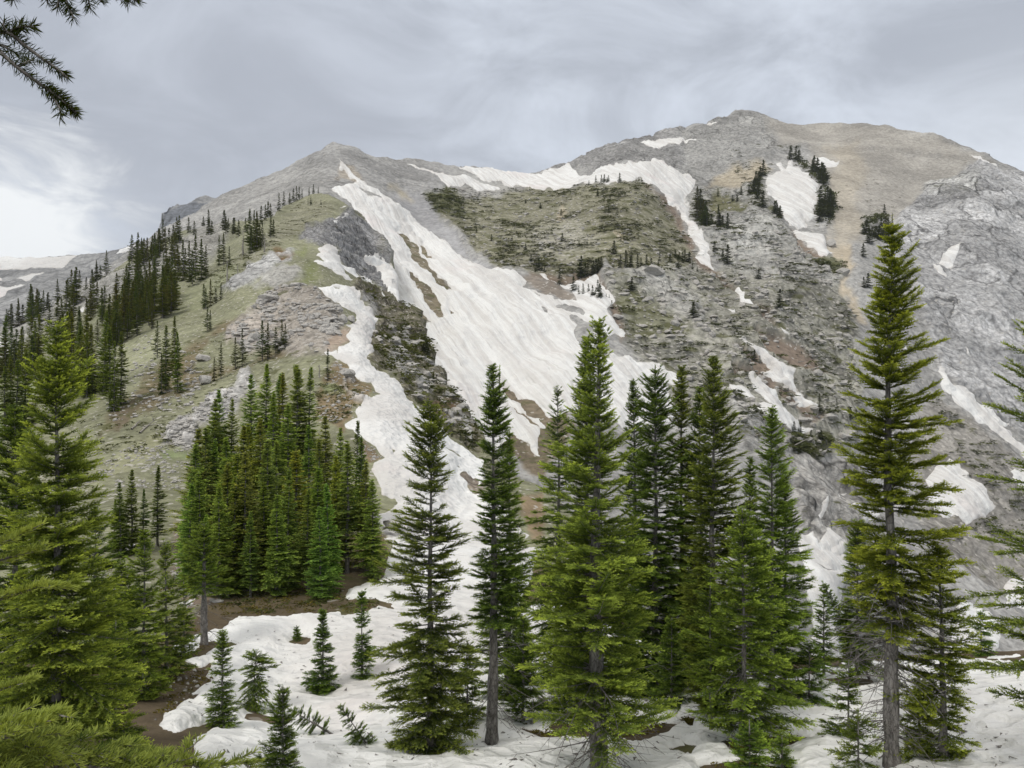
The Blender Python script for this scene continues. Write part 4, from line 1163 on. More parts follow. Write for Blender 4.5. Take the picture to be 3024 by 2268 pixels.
# ---- stands on the ridge and the slopes: a few grown forms, copied tree by tree
MID = [conifer('stand_conifer', 200 + i, 10.0, pf, z0, whorl=0.27, nb=7, sp=0.10, tmax=0.5, nrad=0.10, ntri=10, wood=False, skip=0.05, fat=0.6, dead=dd, **kw)
       for i, (pf, z0, dd, kw) in enumerate((
           ([(0, 1.25), (0.25, 1.2), (0.5, 0.85), (0.75, 0.5), (0.9, 0.2), (1, 0.06)], 0.5, None, {}),
           ([(0, 1.0), (0.3, 1.0), (0.6, 0.75), (0.8, 0.4), (1, 0.06)], 0.8, (10, 0.3, 2.5, 0.4, 1.0), dict(droop=-0.4)),
           ([(0, 1.4), (0.2, 1.3), (0.45, 1.0), (0.7, 0.55), (0.88, 0.22), (1, 0.05)], 0.4, None, dict(lift=0.8)),
           ([(0, 0.8), (0.4, 0.85), (0.65, 0.6), (0.85, 0.28), (1, 0.05)], 1.6, (16, 0.4, 3, 0.3, 0.9), dict(skip=0.2) if False else {}),
           ([(0, 1.1), (0.35, 1.0), (0.55, 0.9), (0.8, 0.42), (1, 0.05)], 0.5, None, dict(twin=True))))]
FARP = [conifer('slope_conifer', 300 + i, 10.0, pf, z0, whorl=0.50, nb=6, sp=0.24, tmax=0.8, nrad=0.22, ntri=6, wood=False, mat=M_NEEDLE_FAR, fat=0.7)
        for i, (pf, z0) in enumerate((
            ([(0, 1.5), (0.3, 1.35), (0.6, 0.85), (0.85, 0.35), (1, 0.06)], 0.4), ([(0, 1.1), (0.4, 1.05), (0.7, 0.6), (1, 0.06)], 0.9),
            ([(0, 1.9), (0.3, 1.6), (0.6, 0.9), (0.85, 0.3), (1, 0.06)], 0.2), ([(0, 1.2), (0.3, 1.4), (0.65, 0.8), (0.9, 0.3), (1, 0.06)], 1.4)))]


def arrays(tr, cr):
    """trunk and crown of a far tree together: verts, quads, tris, growth"""
    def arr(me):
        v = np.empty(len(me.vertices) * 3, np.float32)
        me.vertices.foreach_get('co', v)
        lp = np.empty(len(me.loops), np.int32)
        me.loops.foreach_get('vertex_index', lp)
        return v.reshape(-1, 3), lp
    v1, l1 = arr(tr)
    v2, l2 = arr(cr)
    g = np.empty(len(v2), np.float32)
    cr.attributes['growth'].data.foreach_get('value', g)
    return np.concatenate([v1, v2]), l1.reshape(-1, 4), l2.reshape(-1, 3) + len(v1), np.concatenate([np.zeros(len(v1)), g])


def joined(name, tr, cr):
    v, q, t, g = arrays(tr, cr)
    return mesh_from(name, v, [q, t], [M_BARK, M_NEEDLE_FAR], False, {'growth': ('FLOAT', g)}, np.concatenate([np.zeros(len(q)), np.ones(len(t))]))


FARJ = [joined('slope_conifer_whole', *p) for p in FARP]
TINY = [arrays(*conifer('speck_conifer', 400 + i, 10.0, pf, z0, whorl=0.8, nb=5, sp=0.5, tmax=1.0, nrad=0.38, ntri=4, wood=False, mat=M_NEEDLE_FAR, fat=0.9))
        for i, (pf, z0) in enumerate((([(0, 1.6), (0.3, 1.4), (0.6, 0.9), (0.85, 0.4), (1, 0.1)], 0.4), ([(0, 1.9), (0.35, 1.6), (0.7, 0.8), (1, 0.1)], 0.3)))]
RNG = random.Random(4)


PLANTS = []


def plant(sheet, u, v, hpx, label, group, dark=1.0, name='conifer', wide=1.0, kind=None):
    PLANTS.append((hpx, sheet, u, v, label, group, dark, name, wide, kind))


def grow(limit):
    """root every listed tree; past the limit the smallest specks become one object"""
    PLANTS.sort(key=lambda q: -q[0])
    sv, sq, st, sg, n0 = [], [], [], [], 0
    for i, (hpx, sheet, u, v, label, group, dark, name, wide, kind) in enumerate(PLANTS):
        p = sheet.at(u, v)
        H = hpx * p.y / F_PX
        sc = H / 10.0
        w_ = sc * wide * RNG.uniform(0.9, 1.25)
        tint = tuple(dark * RNG.uniform(0.82, 1.15) * c for c in RNG.choice(((1.0, 1.02, 0.82), (0.92, 1, 0.85), (1.06, 1.02, 0.74), (0.86, 0.93, 0.8))))
        rot = RNG.uniform(0, 6.28)
        loc = p - Vector((0, 0, 0.25 * sc))
        if i >= limit:
            v_, q, t, g = TINY[RNG.randrange(len(TINY))]
            c, s_ = math.cos(rot), math.sin(rot)
            vv = np.stack([(v_[:, 0] * c - v_[:, 1] * s_) * w_ + loc.x, (v_[:, 0] * s_ + v_[:, 1] * c) * w_ + loc.y, v_[:, 2] * sc + loc.z], 1)
            sv.append(vv)
            sq.append(q + n0)
            st.append(t + n0)
            sg.append(g * dark)
            n0 += len(vv)
        elif hpx > 150:
            tr, cr = MID[kind if kind is not None else RNG.randrange(len(MID))]
            tree(name, tr, cr, loc, label, group, (w_, w_, sc), rot, tint, (RNG.gauss(0, .012), RNG.gauss(0, .012)))
        else:
            k = kind if kind is not None else RNG.randrange(len(FARP))
            if hpx > 88:
                tree(name, *FARP[k], loc, label, group, (w_, w_, sc), rot, tint, (0, 0))
            else:
                solo_tree(name, FARJ[k], loc, label, group, (w_, w_, sc), rot, tint)
    if sv:
        q, t = np.concatenate(sq), np.concatenate(st)
        me = mesh_from('distant_conifers', np.concatenate(sv), [q, t], [M_BARK, M_NEEDLE_FAR], False, {'growth': ('FLOAT', np.concatenate(sg))},
                       np.concatenate([np.zeros(len(q)), np.ones(len(t))]))
        o = obj('distant_conifers', me)
        o['kind'] = 'stuff'
        o.color = (0.5, 0.52, 0.42, 1)
        tag(o, 'the tiniest dark conifers sprinkled over the far slopes', 'conifers')


def inside(poly, n, rnd, jit=0):
    lo, hi = poly.min(0), poly.max(0)
    o = []
    while len(o) < n:
        c = np.array([[rnd.uniform(lo[0], hi[0]), rnd.uniform(lo[1], hi[1])]])
        if sdf(poly, c[:, 0], c[:, 1])[0] > -jit and all((abs(c[0, 0] - q[0]) / 1.0 + abs(c[0, 1] - q[1]) * 0.7) > 5 for q in o):
            o.append(c[0])
    return o


def stand(sheet, poly, n, h0, h1, label, group, dark=1.0, wide=1.0):
    for (u, v) in sorted(inside(Z(poly), n, RNG), key=lambda q: q[1]):
        plant(sheet, u, v, RNG.uniform(h0, h1), label, group, dark, wide=wide)


def listed(sheet, crop, rows, label, group, dark=1.0, wide=1.0):
    """rows: x, top, foot in a survey sheet"""
    for r in rows.split():
        x, a, b = (float(q) for q in r.split(','))
        (u, v0), (_, v1) = Z('%s %g,%g %g,%g' % (crop, x, a, x, b))
        plant(sheet, u, v1, v1 - v0, label, group, dark, wide=wide)


# the thick grove on the left of the snow path (sheet h: x, tip, foot)
G1 = 'firs of the thick grove left of the snow path'
listed(RG, 'h', '480,310,1300 430,400,1350 580,400,1270 770,160,1200 920,80,1150 1030,160,1090 1080,150,1110 1190,90,1150 1220,60,1110 1300,90,1090 990,330,1230', 'tall fir in the back row of the thick grove beside the snow path', G1, 1.5, 1.3)
listed(RG, 'h', '260,660,1830 350,640,1770 540,760,1830 680,650,1750 760,620,1710 860,560,1650 1000,800,1770 1110,420,1420 1290,620,1610 1390,760,1670 1480,530,1530 1600,640,1620 420,760,1770 640,900,1830', 'fir in the middle rows of the thick grove, only its upper half clear', G1, 1.5, 1.4)
listed(RG, 'h', '1730,570,1580 1790,730,1640', 'dark spire at the right end of the thick grove', G1, 0.8, 0.95)
listed(RG, 'h', '230,820,2100 330,1480,2310 450,1180,2260 560,970,2180 700,860,2200 760,1440,2260 880,1150,2150 940,740,2100 1100,1020,2160 1180,840,2060 1290,1210,2180 1380,1000,2060 1490,1160,2200 1560,900,2000 1660,760,2020 1840,950,2000 1900,1120,2080 620,1100,2200 300,1050,2180 1000,1260,2250 1420,1380,2260 180,1180,2160', 'front row fir of the thick grove, branched down to the brown ground', G1, 1.6, 1.4)
listed(RG, 'P', '340,1005,1182 285,1015,1200 262,1040,1205 308,1060,1195 245,1080,1190', 'mid sized fir on the turf between the left edge and the thick grove', 'firs between the left edge and the thick grove', 0.8, 1.15)
# left flank
listed(RG, '4', '1020,540,790 1075,560,1000 1135,500,900 1150,620,1020 1050,760,1030', 'tall fir in the tight clump on the turf above the big pale boulder', 'clump above the pale boulder', 0.75)
listed(RG, '4', '1440,700,930 1390,790,945 1525,640,850 1570,590,840', 'sparse fir on the pale slab beside the boulder', 'sparse firs by the pale slab', 0.75)
listed(RG, '4', '1705,540,810 1740,560,800 1790,590,760 1830,550,740 1860,580,740 1735,830,960 2130,720,930', 'dark fir on the stony shoulder left of the snow path', 'firs on the stony shoulder', 0.7, 1.1)
listed(RG, '4', '1320,300,470 1370,270,450 1340,340,480 1400,330,430 1435,300,410 1345,450,620 1370,480,610', 'dark fir in the small group under the pale rock rib', 'group under the pale rock rib', 0.7)
listed(RG, '4', '1430,0,195 1490,60,200 1455,-20,190 1190,30,300 1230,40,310 1280,0,300 1310,20,290 1340,60,270 1250,90,330 1210,80,290 1165,100,240', 'dark fir in the belt high on the green slope', 'belt high on the green slope', 0.62, 0.95)
listed(RG, 'a', '885,800,1250 920,810,1240 950,830,1230 1000,760,960 1010,930,1230 1045,740,920 1080,720,900 1100,730,880 1110,870,1120 1130,900,1090 960,870,1240 840,900,1060 1195,640,840 980,960,1220 900,1000,1290', 'dark fir in the clump standing on the skyline of the green ridge', 'skyline clump on the green ridge', 0.55, 0.95)
listed(RG, 'a', '1270,625,780 1310,640,770 1350,600,745 1390,570,730 1415,580,720 1460,590,690 1515,580,670 1560,550,660 1620,570,640 1545,690,780 1520,710,780 1655,705,765', 'little dark fir on the crest of the ridge below the left peak', 'crest trees below the left peak', 0.5, 0.95)
stand(RG, '4 1190,460 1050,560 790,720 720,760 620,720 780,560 950,450 1080,380', 58, 78, 135, 'dark fir in the long dense wood across the left slope', 'dense wood across the left slope', 0.92, 1.19)
stand(RG, '4 480,900 720,1000 850,1110 720,1150 560,1050 440,950', 12, 170, 260, 'fir at the lower end of the wood, behind the bushy left fir', 'lower end of the left wood', 0.83, 1.12)
stand(RG, '4 -150,950 0,830 260,820 250,950 0,1010', 16, 110, 165, 'dark fir in the wood at the left edge', 'wood at the left edge', 0.80, 1.19)
stand(RG, '4 20,1300 150,1180 200,1280 80,1400', 4, 190, 250, 'fir on the bright turf at the left edge', 'firs on the bright turf', 0.80, 1.25)
stand(RG, '4 380,720 560,640 640,660 500,780 400,800', 9, 90, 130, 'dark fir at the upper left of the dense wood', 'upper left of the dense wood', 0.57, 1.12)
stand(RG, '4 20,620 200,500 420,390 640,270 780,240 740,300 520,420 240,560 40,680', 26, 38, 82, 'small dark fir in the thin line along the left skyline', 'skyline line of firs on the left', 0.57, 1.12)
stand(RG, '4 800,230 960,130 1160,20 1180,90 1000,220 860,270', 24, 45, 100, 'small dark fir among the rocks high on the left flank', 'firs among the rocks of the left flank', 0.57, 1.12)
stand(RG, 'a 160,1040 500,1010 780,1080 760,1150 500,1200 250,1150', 12, 30, 62, 'tiny dark fir scattered on the scree edge of the left flank', 'scattered firs at the scree edge', 0.57, 1.12)
# cliff under the ridge and the bowl
listed(RG, 'c', '1875,1030,1330 1760,1150,1330 1690,1190,1300 1600,1160,1260 1820,1180,1380', 'dark small fir at the foot of the cliff beside the snow path', 'firs at the cliff foot', 0.6)
listed(RG, 'c', '1310,190,330 1335,210,360 1290,230,340 1350,260,390 1400,560,660 1430,590,670 1380,600,690', 'stunted dark fir clinging to the cliff above the snow bowl', 'firs clinging to the cliff', 0.55, 1.5)
listed(MT, 'd', '1275,345,405 1320,335,400 1345,335,405 1360,350,400 1376,335,395 1467,312,395 1216,380,425 1595,345,380 1620,345,380 1640,350,382', 'tiny fir on the rim of the green slope against the saddle snow', 'firs on the rim below the saddle', 0.55, 1.40)
listed(MT, 'd', '1290,440,500 1385,480,530 985,595,648 815,545,595 700,525,560 1378,570,630 300,780,830 415,820,878 590,820,868 692,890,945 1000,815,885 740,985,1045 1425,890,1000 1530,715,750', 'lone little fir dotted on the big green slope', 'lone firs on the green slope', 0.61, 1.71)
listed(MT, 'd', '810,1010,1105 790,1050,1110 830,1050,1110 775,1065,1115 850,1065,1115 975,1090,1225 1085,1170,1290 1155,1020,1180 1140,1060,1190 1190,1070,1190 1215,1080,1180 1250,1060,1170 1275,1050,1170 1300,1050,1160 1320,1060,1150 1240,1090,1180', 'dark fir in the clump above the snow patch at the foot of the green slope', 'clump at the foot of the green slope', 0.57, 1.55)
listed(MT, 'd', '1240,1270,1370 1265,1310,1370 1295,1250,1385 1315,1270,1375 1160,1230,1330 1130,1240,1320 1205,1240,1320 1285,1230,1340 1350,1330,1370 1375,1330,1370', 'thin fir poking out of the small snow patch below the green slope', 'thin firs in the small snow patch', 0.61, 1.24)
listed(MT, 'd', '1470,1080,1190 1500,1050,1200 1530,1090,1190 1555,1000,1090 1590,1050,1170 1615,1080,1160 1655,1050,1140 1690,1070,1150 1775,980,1050 1830,1040,1120 1895,1070,1180 1740,1080,1150 1560,1190,1300 1450,1100,1180', 'dark fir in the row across the middle of the far slope', 'row across the far slope', 0.55, 1.55)
listed(MT, 'd', '1920,930,1000 1950,940,1000 2000,930,1030 2030,950,1040 1975,960,1050 2100,1070,1120 2060,1060,1110 2030,1450,1590 1400,1370,1440', 'dark fir on the spur beside the narrow snow gully', 'firs by the narrow gully', 0.55, 1.86)
stand(MT, 'e 110,700 200,720 280,900 460,930 430,1010 280,1000 150,930', 16, 40, 75, 'dark fir in the grove right of the narrow snow gully', 'grove right of the narrow gully', 0.50, 1.55)
listed(MT, 'e', '410,1040,1200 360,1100,1190 300,1030,1120 665,1230,1310 800,1480,1640 95,1560,1659', 'solitary dark fir on the rocky face under the grove', 'solitary firs on the rocky face', 0.53, 1.86)
stand(MT, 'e 900,370 1060,440 1130,560 1200,620 1190,500 1100,430 960,350', 12, 30, 52, 'tiny dark fir along the top right rim of the oval snow patch', 'firs on the top right rim of the oval snow patch', 0.46, 1.80)
stand(MT, 'e 1130,620 1240,600 1290,740 1220,900 1120,900 1160,780', 14, 30, 56, 'tiny dark fir down the right side of the oval snow patch', 'firs down the right side of the oval snow patch', 0.46, 1.80)
stand(MT, 'e 760,430 700,520 640,600 700,740 840,840 800,860 660,740 600,620 650,520', 14, 26, 50, 'tiny dark fir down the left side of the oval snow patch', 'firs down the left side of the oval snow patch', 0.46, 1.80)
listed(MT, 'e', '330,570,640 515,570,650 450,640,690 490,640,700 590,560,630', 'tiny fir on the tan slope left of the oval snow patch', 'firs on the tan slope', 0.46, 1.55)
listed(MT, 'e', '1690,700,770 1545,830,950 1565,900,1030 1520,870,950 1590,880,970 1620,880,980 1670,800,980 1700,790,990 1720,800,980 1650,880,1000 1495,1060,1170 1530,1300,1420 1500,1330,1420', 'dark fir on the tan slope beside the top of the very tall fir', 'firs beside the tall tip', 0.46, 1.86)
listed(MT, '9', '460,420,495 490,450,500 565,470,510 870,690,830 950,750,810 1030,810,890 1060,830,890 1090,840,890 1130,850,900 1160,860,910 705,880,960 775,860,960 740,920,980 850,910,980 900,920,990', 'small dark fir at the edge of the melting snow on the lower right slope', 'firs at the melting snow on the right slope', 0.53, 1.71)
stand(RG, '4 700,420 1000,230 1190,180 1210,400 860,620 640,640', 36, 65, 110, 'dark fir filling the upper half of the long wood', 'upper half of the long wood', 0.86, 1.19)
stand(RG, '4 180,560 520,440 700,430 560,600 300,720', 18, 80, 120, 'dark fir in the open wood above the left edge', 'open wood above the left edge', 0.75, 1.19)
grow(285)
# ------------------------------------------------------------------ plants, stones and timber on the slopes
NPR = np.random.default_rng(77)


def scatter_points(sheet, poly, n, clump=0.0, lam=60.0, nosnow=True):
    """surface points inside a surveyed outline, gathered into drifts"""
    P = Z(poly)
    lo, hi = P.min(0), P.max(0)
    u = NPR.uniform(lo[0], hi[0], n * 14)
    v = NPR.uniform(lo[1], hi[1], n * 14)
    ok = (sdf(P, u, v) > 0)
    if clump:
        ok &= fbm2(u, v * 1.8, lam, 3, 21.0) + NPR.normal(0, 0.25, len(u)) > clump
    pts, nrm = [], []
    for a, b in zip(u[ok], v[ok]):
        r, c = sheet.index(a, b)
        if nosnow and sheet.snow_d[r * sheet.shape[1] + c] > -4:
            continue
        pts.append(sheet.pos[r, c])
        nrm.append(sheet.nrm[r, c])
        if len(pts) >= n:
            break
    return np.array(pts), np.array(nrm)


def shrub_template(k, rng):
    a = rng.uniform(0, 6.283, k)
    r = np.sqrt(rng.uniform(0, 1, k))
    z = (1 - r ** 2) * rng.uniform(0.35, 1.0, k)
    c = np.stack([r * np.cos(a), r * np.sin(a), z], 1)
    d1 = rng.normal(size=(k, 3))
    d2 = rng.normal(size=(k, 3))
    s = 0.26
    d1 *= s / np.linalg.norm(d1, axis=1)[:, None]
    d2 *= s / np.linalg.norm(d2, axis=1)[:, None]
    d2[:, 2] = np.abs(d2[:, 2])
    return np.stack([c - d1, c + d1, c + d2 * 1.3], 1)


def shrubs(name, sets, label, col=(1, 1, 1), k=30):
    vs, gs = [], []
    temps = [shrub_template(k, NPR) for _ in range(6)]
    for sheet, poly, n, r0, r1, hh, cl in sets:
        P, _ = scatter_points(sheet, poly, n, cl)
        for p in P:
            t = temps[NPR.integers(0, 6)]
            r = r0 + (r1 - r0) * NPR.uniform() ** 2.2
            ang = NPR.uniform(0, 6.283)
            ca, sa = math.cos(ang), math.sin(ang)
            e = NPR.uniform(0.7, 1.6)
            x = (t[..., 0] * ca - t[..., 1] * sa) * r * e
            y = (t[..., 0] * sa + t[..., 1] * ca) * r
            vs.append((np.stack([x, y, t[..., 2] * r * hh * NPR.uniform(0.6, 1.4)], 2) + p - (0, 0, 0.04 * r)).reshape(-1, 3))
            gs.append(np.clip(NPR.uniform(0.1, 0.9) + NPR.uniform(-0.3, 0.3, k), 0, 1).repeat(3))
    v = np.concatenate(vs)
    me = mesh_from(name, v, np.arange(len(v)).reshape(-1, 3), [M_SHRUB], False, {'growth': ('FLOAT', np.concatenate(gs))})
    o = obj(name, me)
    o['kind'] = 'stuff'
    o.color = (*col, 1)
    return tag(o, label, 'shrubs')


GREEN = 'd 60,560 180,480 400,455 600,425 950,430 1250,410 1640,365 1850,590 2110,960 2100,1050 1900,1120 1600,1180 1450,1180 1350,1060 1300,1180 1000,1180 750,1120 500,1070 380,990 250,900 120,780 0,680'
LOWER = 'd 1340,1180 1600,1150 2100,1050 | e 330,1230 1050,1100 1250,1200 1340,1350 1450,1600 | 9 1150,600 1100,1000 900,1100 650,1100 | 5 2212,960 2000,640 1800,430'
shrubs('mountain_shrubs', [
    (MT, GREEN, 1500, 0.9, 4.2, 0.30, -0.1), (MT, LOWER, 900, 0.8, 4.0, 0.35, 0.05), (MT, 'e 90,640 320,580 500,580 720,480 830,860 1020,1060 1200,1200 1340,1360 700,1300 350,1230 260,1080 120,900', 420, 0.9, 4.0, 0.35, 0.05),
    (MT, '2 540,600 680,560 790,640 780,750 690,750 610,720', 110, 1.5, 5, 0.45, 0), (MT, 'd 900,430 1640,370 1700,440 1400,520 1000,500', 120, 1.0, 4.0, 0.5, 0), (MT, 'e 420,300 760,200 1050,240 900,330 700,480 500,520', 150, 0.8, 3.0, 0.4, 0.1),
    (MT, 'e 1040,1180 1360,1160 1370,1290 1280,1290 1230,1260', 50, 1.2, 4, 0.5, 0), (MT, '9 660,960 900,940 980,1040 860,1120 700,1100', 90, 1.0, 3.5, 0.5, 0), (MT, '9 1600,700 2212,1150 2212,1650 1600,1650', 220, 0.8, 3.6, 0.4, 0.1),
    (MT, 'e 900,340 1060,400 1180,480 1240,600 1300,740 1230,900 1120,900 1140,700 1150,590 1080,490 940,430', 130, 1.5, 5.0, 0.8, -0.3), (MT, 'e 740,430 700,520 640,600 700,740 850,850 800,890 640,760 560,620 650,520', 110, 1.2, 4.0, 0.6, -0.2), (MT, 'e 1520,830 1700,780 1720,1000 1640,1010 1520,960', 50, 2, 5, 0.8, -0.3), (MT, 'e 110,690 200,720 300,900 460,930 440,1010 260,1010 130,930', 70, 1.2, 4.0, 0.7, -0.2),
    (MT, 'e 1300,400 1900,560 1700,900 1300,900', 60, 0.6, 2.0, 0.4, 0.1)], 'low dark shrubs in flat mats over the far slopes', (0.85, 0.88, 0.75))
shrubs('ridge_shrubs', [
    (RG, '4 0,1050 150,930 700,1180 1050,800 1500,560 1900,300 1900,800 1250,1280 600,1640 0,1640', 650, 0.15, 0.75, 0.45, 0.0), (RG, 'c 690,250 770,60 1180,60 1400,350 1500,640 1880,1130 1900,1440 1450,1140 1280,950 1110,800 1060,680 850,540', 420, 0.35, 1.5, 0.5, 0.0),
    (RG, 'b 700,870 940,940 1300,1130 1560,1280 1560,1700 900,1700 960,1350', 300, 0.5, 1.9, 0.45, 0.0), (RG, 'a 250,1659 900,1250 1250,900 1550,680 1850,800 1500,1000 1150,1250 600,1659', 200, 0.4, 1.6, 0.35, 0.0),
    (RG, 'c 160,680 440,700 700,840 540,940 430,1090 300,1100 100,1050', 160, 0.15, 0.7, 0.5, 0.0), (RG, '4 300,340 750,230 1300,0 1400,150 900,300 600,450 0,780', 160, 0.5, 1.8, 0.4, 0.0),
    (RG, 'P 460,1290 830,1270 850,1325 480,1330', 60, 0.15, 0.5, 0.6, 0.0)], 'low green and brown shrubs over the near ridge', (1.0, 1.0, 0.8), 26)


def stone_shape(rng, n=1):
    g = (1 + 5 ** 0.5) / 2
    v = np.array([(-1, g, 0), (1, g, 0), (-1, -g, 0), (1, -g, 0), (0, -1, g), (0, 1, g), (0, -1, -g), (0, 1, -g), (g, 0, -1), (g, 0, 1), (-g, 0, -1), (-g, 0, 1)]) / 1.9
    f = np.array([(0, 11, 5), (0, 5, 1), (0, 1, 7), (0, 7, 10), (0, 10, 11), (1, 5, 9), (5, 11, 4), (11, 10, 2), (10, 7, 6), (7, 1, 8), (3, 9, 4), (3, 4, 2), (3, 2, 6), (3, 6, 8), (3, 8, 9), (4, 9, 5), (2, 4, 11), (6, 2, 10), (8, 6, 7), (9, 8, 1)])
    return v * rng.uniform(0.7, 1.25, (12, 1)), f


m_, k_ = new_mat('pale_stone')
pz = k_.n('ShaderNodeTexCoord').outputs['Object']
c_ = k_.mix(k_.noise(pz, 1.3, 7, 0.65), (0.30, 0.285, 0.265), (0.56, 0.545, 0.52))
c_ = k_.vmath('SCALE', c_, k_.mapr(k_.voro(pz, 1.1, 'DISTANCE_TO_EDGE'), 0.0, 0.05, 0.55, 1.0))
finish(k_, c_, 0.95, bump(k_, k_.noise(pz, 3.0, 6, 0.7), 0.7, 0.15), 0.1)
M_STONE = m_


def stones(name, sets, label):
    vs, fs, n0 = [], [], 0
    for sheet, poly, n, r0, r1, cl in sets:
        P, _ = scatter_points(sheet, poly, n, cl, 40)
        for p in P:
            v, f = stone_shape(NPR)
            r = r0 + (r1 - r0) * NPR.uniform() ** 3
            a = NPR.uniform(0, 6.283)
            v = v * (NPR.uniform(0.8, 1.5), NPR.uniform(0.7, 1.1), NPR.uniform(0.4, 0.8)) * r
            v = np.stack([v[:, 0] * math.cos(a) - v[:, 1] * math.sin(a), v[:, 0] * math.sin(a) + v[:, 1] * math.cos(a), v[:, 2]], 1)
            vs.append(v + p + (0, 0, 0.12 * r))
            fs.append(f + n0)
            n0 += 12
    o = obj(name, mesh_from(name, np.concatenate(vs), np.concatenate(fs), [M_STONE], False))
    o['kind'] = 'stuff'
    return tag(o, label, 'stones')


stones('ridge_stones', [
    (RG, '4 1480,640 1700,420 1880,330 2060,330 2212,430 2212,700 2080,760 1900,780 1750,700 1600,760', 900, 0.12, 0.9, -0.1), (RG, '4 1050,1360 1080,1240 1250,1150 1500,990 1620,860 1640,980 1500,1130 1300,1250 1250,1370', 700, 0.05, 0.5, -0.2),
    (RG, '4 520,1600 680,1450 1000,1280 1300,1270 1300,1400 1150,1640', 900, 0.03, 0.26, -0.1), (RG, '4 720,800 1050,580 1400,800 1250,1100 700,1200', 500, 0.08, 0.5, 0.0), (RG, 'c 300,420 480,520 780,790 540,1040 430,1090 300,1100 100,1050', 350, 0.04, 0.3, 0.0),
    (RG, 'P 380,1130 430,1160 520,1290 400,1320 370,1240', 350, 0.03, 0.25, 0.0), (RG, 'c 610,1280 780,1380 870,1490 740,1540 640,1450', 120, 0.03, 0.18, 0.0), (RG, 'c 700,100 1180,60 1500,640 1880,1130 1450,1140 1060,680', 300, 0.15, 1.1, 0.1),
    (RG, 'P 360,1440 450,1430 440,1520 360,1540', 60, 0.02, 0.10, 0)], 'pale broken stones strewn over the near ridge')
stones('mountain_stones', [(MT, GREEN, 600, 0.5, 1.8, -0.1), (MT, LOWER, 900, 0.5, 2.4, -0.1), (MT, 'e 90,640 500,580 830,860 1200,1200 1340,1360 700,1300 260,1080', 300, 0.6, 2.4, 0.0),
                           (MT, 'd 100,440 500,400 700,430 500,480 200,520', 250, 0.5, 1.6, -0.1)], 'pale broken stones strewn over the far slopes')

shrubs('grass_tufts', [
    (RG, 'P 450,1260 830,1270 860,1335 480,1335', 220, 0.06, 0.22, 0.9, -0.2), (RG, 'P 360,1420 470,1390 440,1540 340,1600', 120, 0.04, 0.18, 0.9, -0.2), (RG, '7 1150,1380 2212,1370 2212,1420 1740,1460 1300,1450', 160, 0.04, 0.2, 0.9, -0.3),
    (RG, '8 0,1330 90,1340 60,1420 0,1400', 40, 0.04, 0.18, 0.9, -0.5), (RG, '8 240,1480 500,1440 850,1470 700,1520 400,1570', 120, 0.04, 0.18, 0.9, -0.4), (RG, '8 80,1630 600,1630 700,1740 200,1760', 120, 0.03, 0.15, 0.9, -0.4),
    (RG, 'P 230,1200 480,1180 500,1300 330,1420 200,1420', 260, 0.06, 0.3, 0.7, -0.2)], 'tufts of dead grass and heath on the bare ground between the snow', (1.5, 1.15, 0.7), 22)
lt, ln_ = [], 0
P, _ = scatter_points(RG, 'P 350,1340 860,1340 1400,1420 2212,1410 2400,1700 2400,1900 300,1900', 2600, -0.1, 90, False)
for p in P:
    d = NPR.normal(size=3)
    d[2] *= 0.15
    d *= NPR.uniform(0.012, 0.06)
    s_ = np.cross(d, (0, 0, 1.0)) * NPR.uniform(0.12, 0.5)
    off = RG.snow_off[int(np.argmin(np.abs(RG.U[0] - 0)))] if False else 0
    r, c = RG.index((p[0] / p[1]) * F_PX + CX, CY - p[2] / p[1] * F_PX)
    h = max(0.0, RG.snow_off[r * RG.shape[1] + c]) + 0.012
    b_ = p + RG.nrm[r, c] * h
    lt.append([b_ - d - s_, b_ + d - s_, b_ + d * 0.7 + s_ + (0, 0, 0.01)])
lt = np.array(lt).reshape(-1, 3)
o = obj('forest_litter', mesh_from('forest_litter', lt, np.arange(len(lt)).reshape(-1, 3), [M_BARK], False))
o['kind'] = 'stuff'
tag(o, 'twigs, cones and needles dropped on the snow', 'litter')

# bleached timber lying about on the green slope
tb = Parts()
P, N_ = scatter_points(MT, GREEN, 150, 0.0)
P2, N2 = scatter_points(MT, LOWER, 90, 0.0)
for p in np.concatenate([P, P2]):
    a, L = NPR.uniform(0, 6.283), NPR.uniform(2.5, 8)
    d = np.array([math.cos(a), math.sin(a) * 0.5, NPR.uniform(-0.25, 0.6)])
    tb.add(tube([p + (0, 0, .25), p + d * L * 0.5 + (0, 0, 0.4), p + d * L + (0, 0, 0.35)], [0.24, 0.18, 0.06], 4))
o = obj('fallen_timber', tb.mesh('fallen_timber', M_DEAD))
o['kind'] = 'stuff'
tag(o, 'bleached sticks of fallen timber strewn on the far green slope', 'timber')


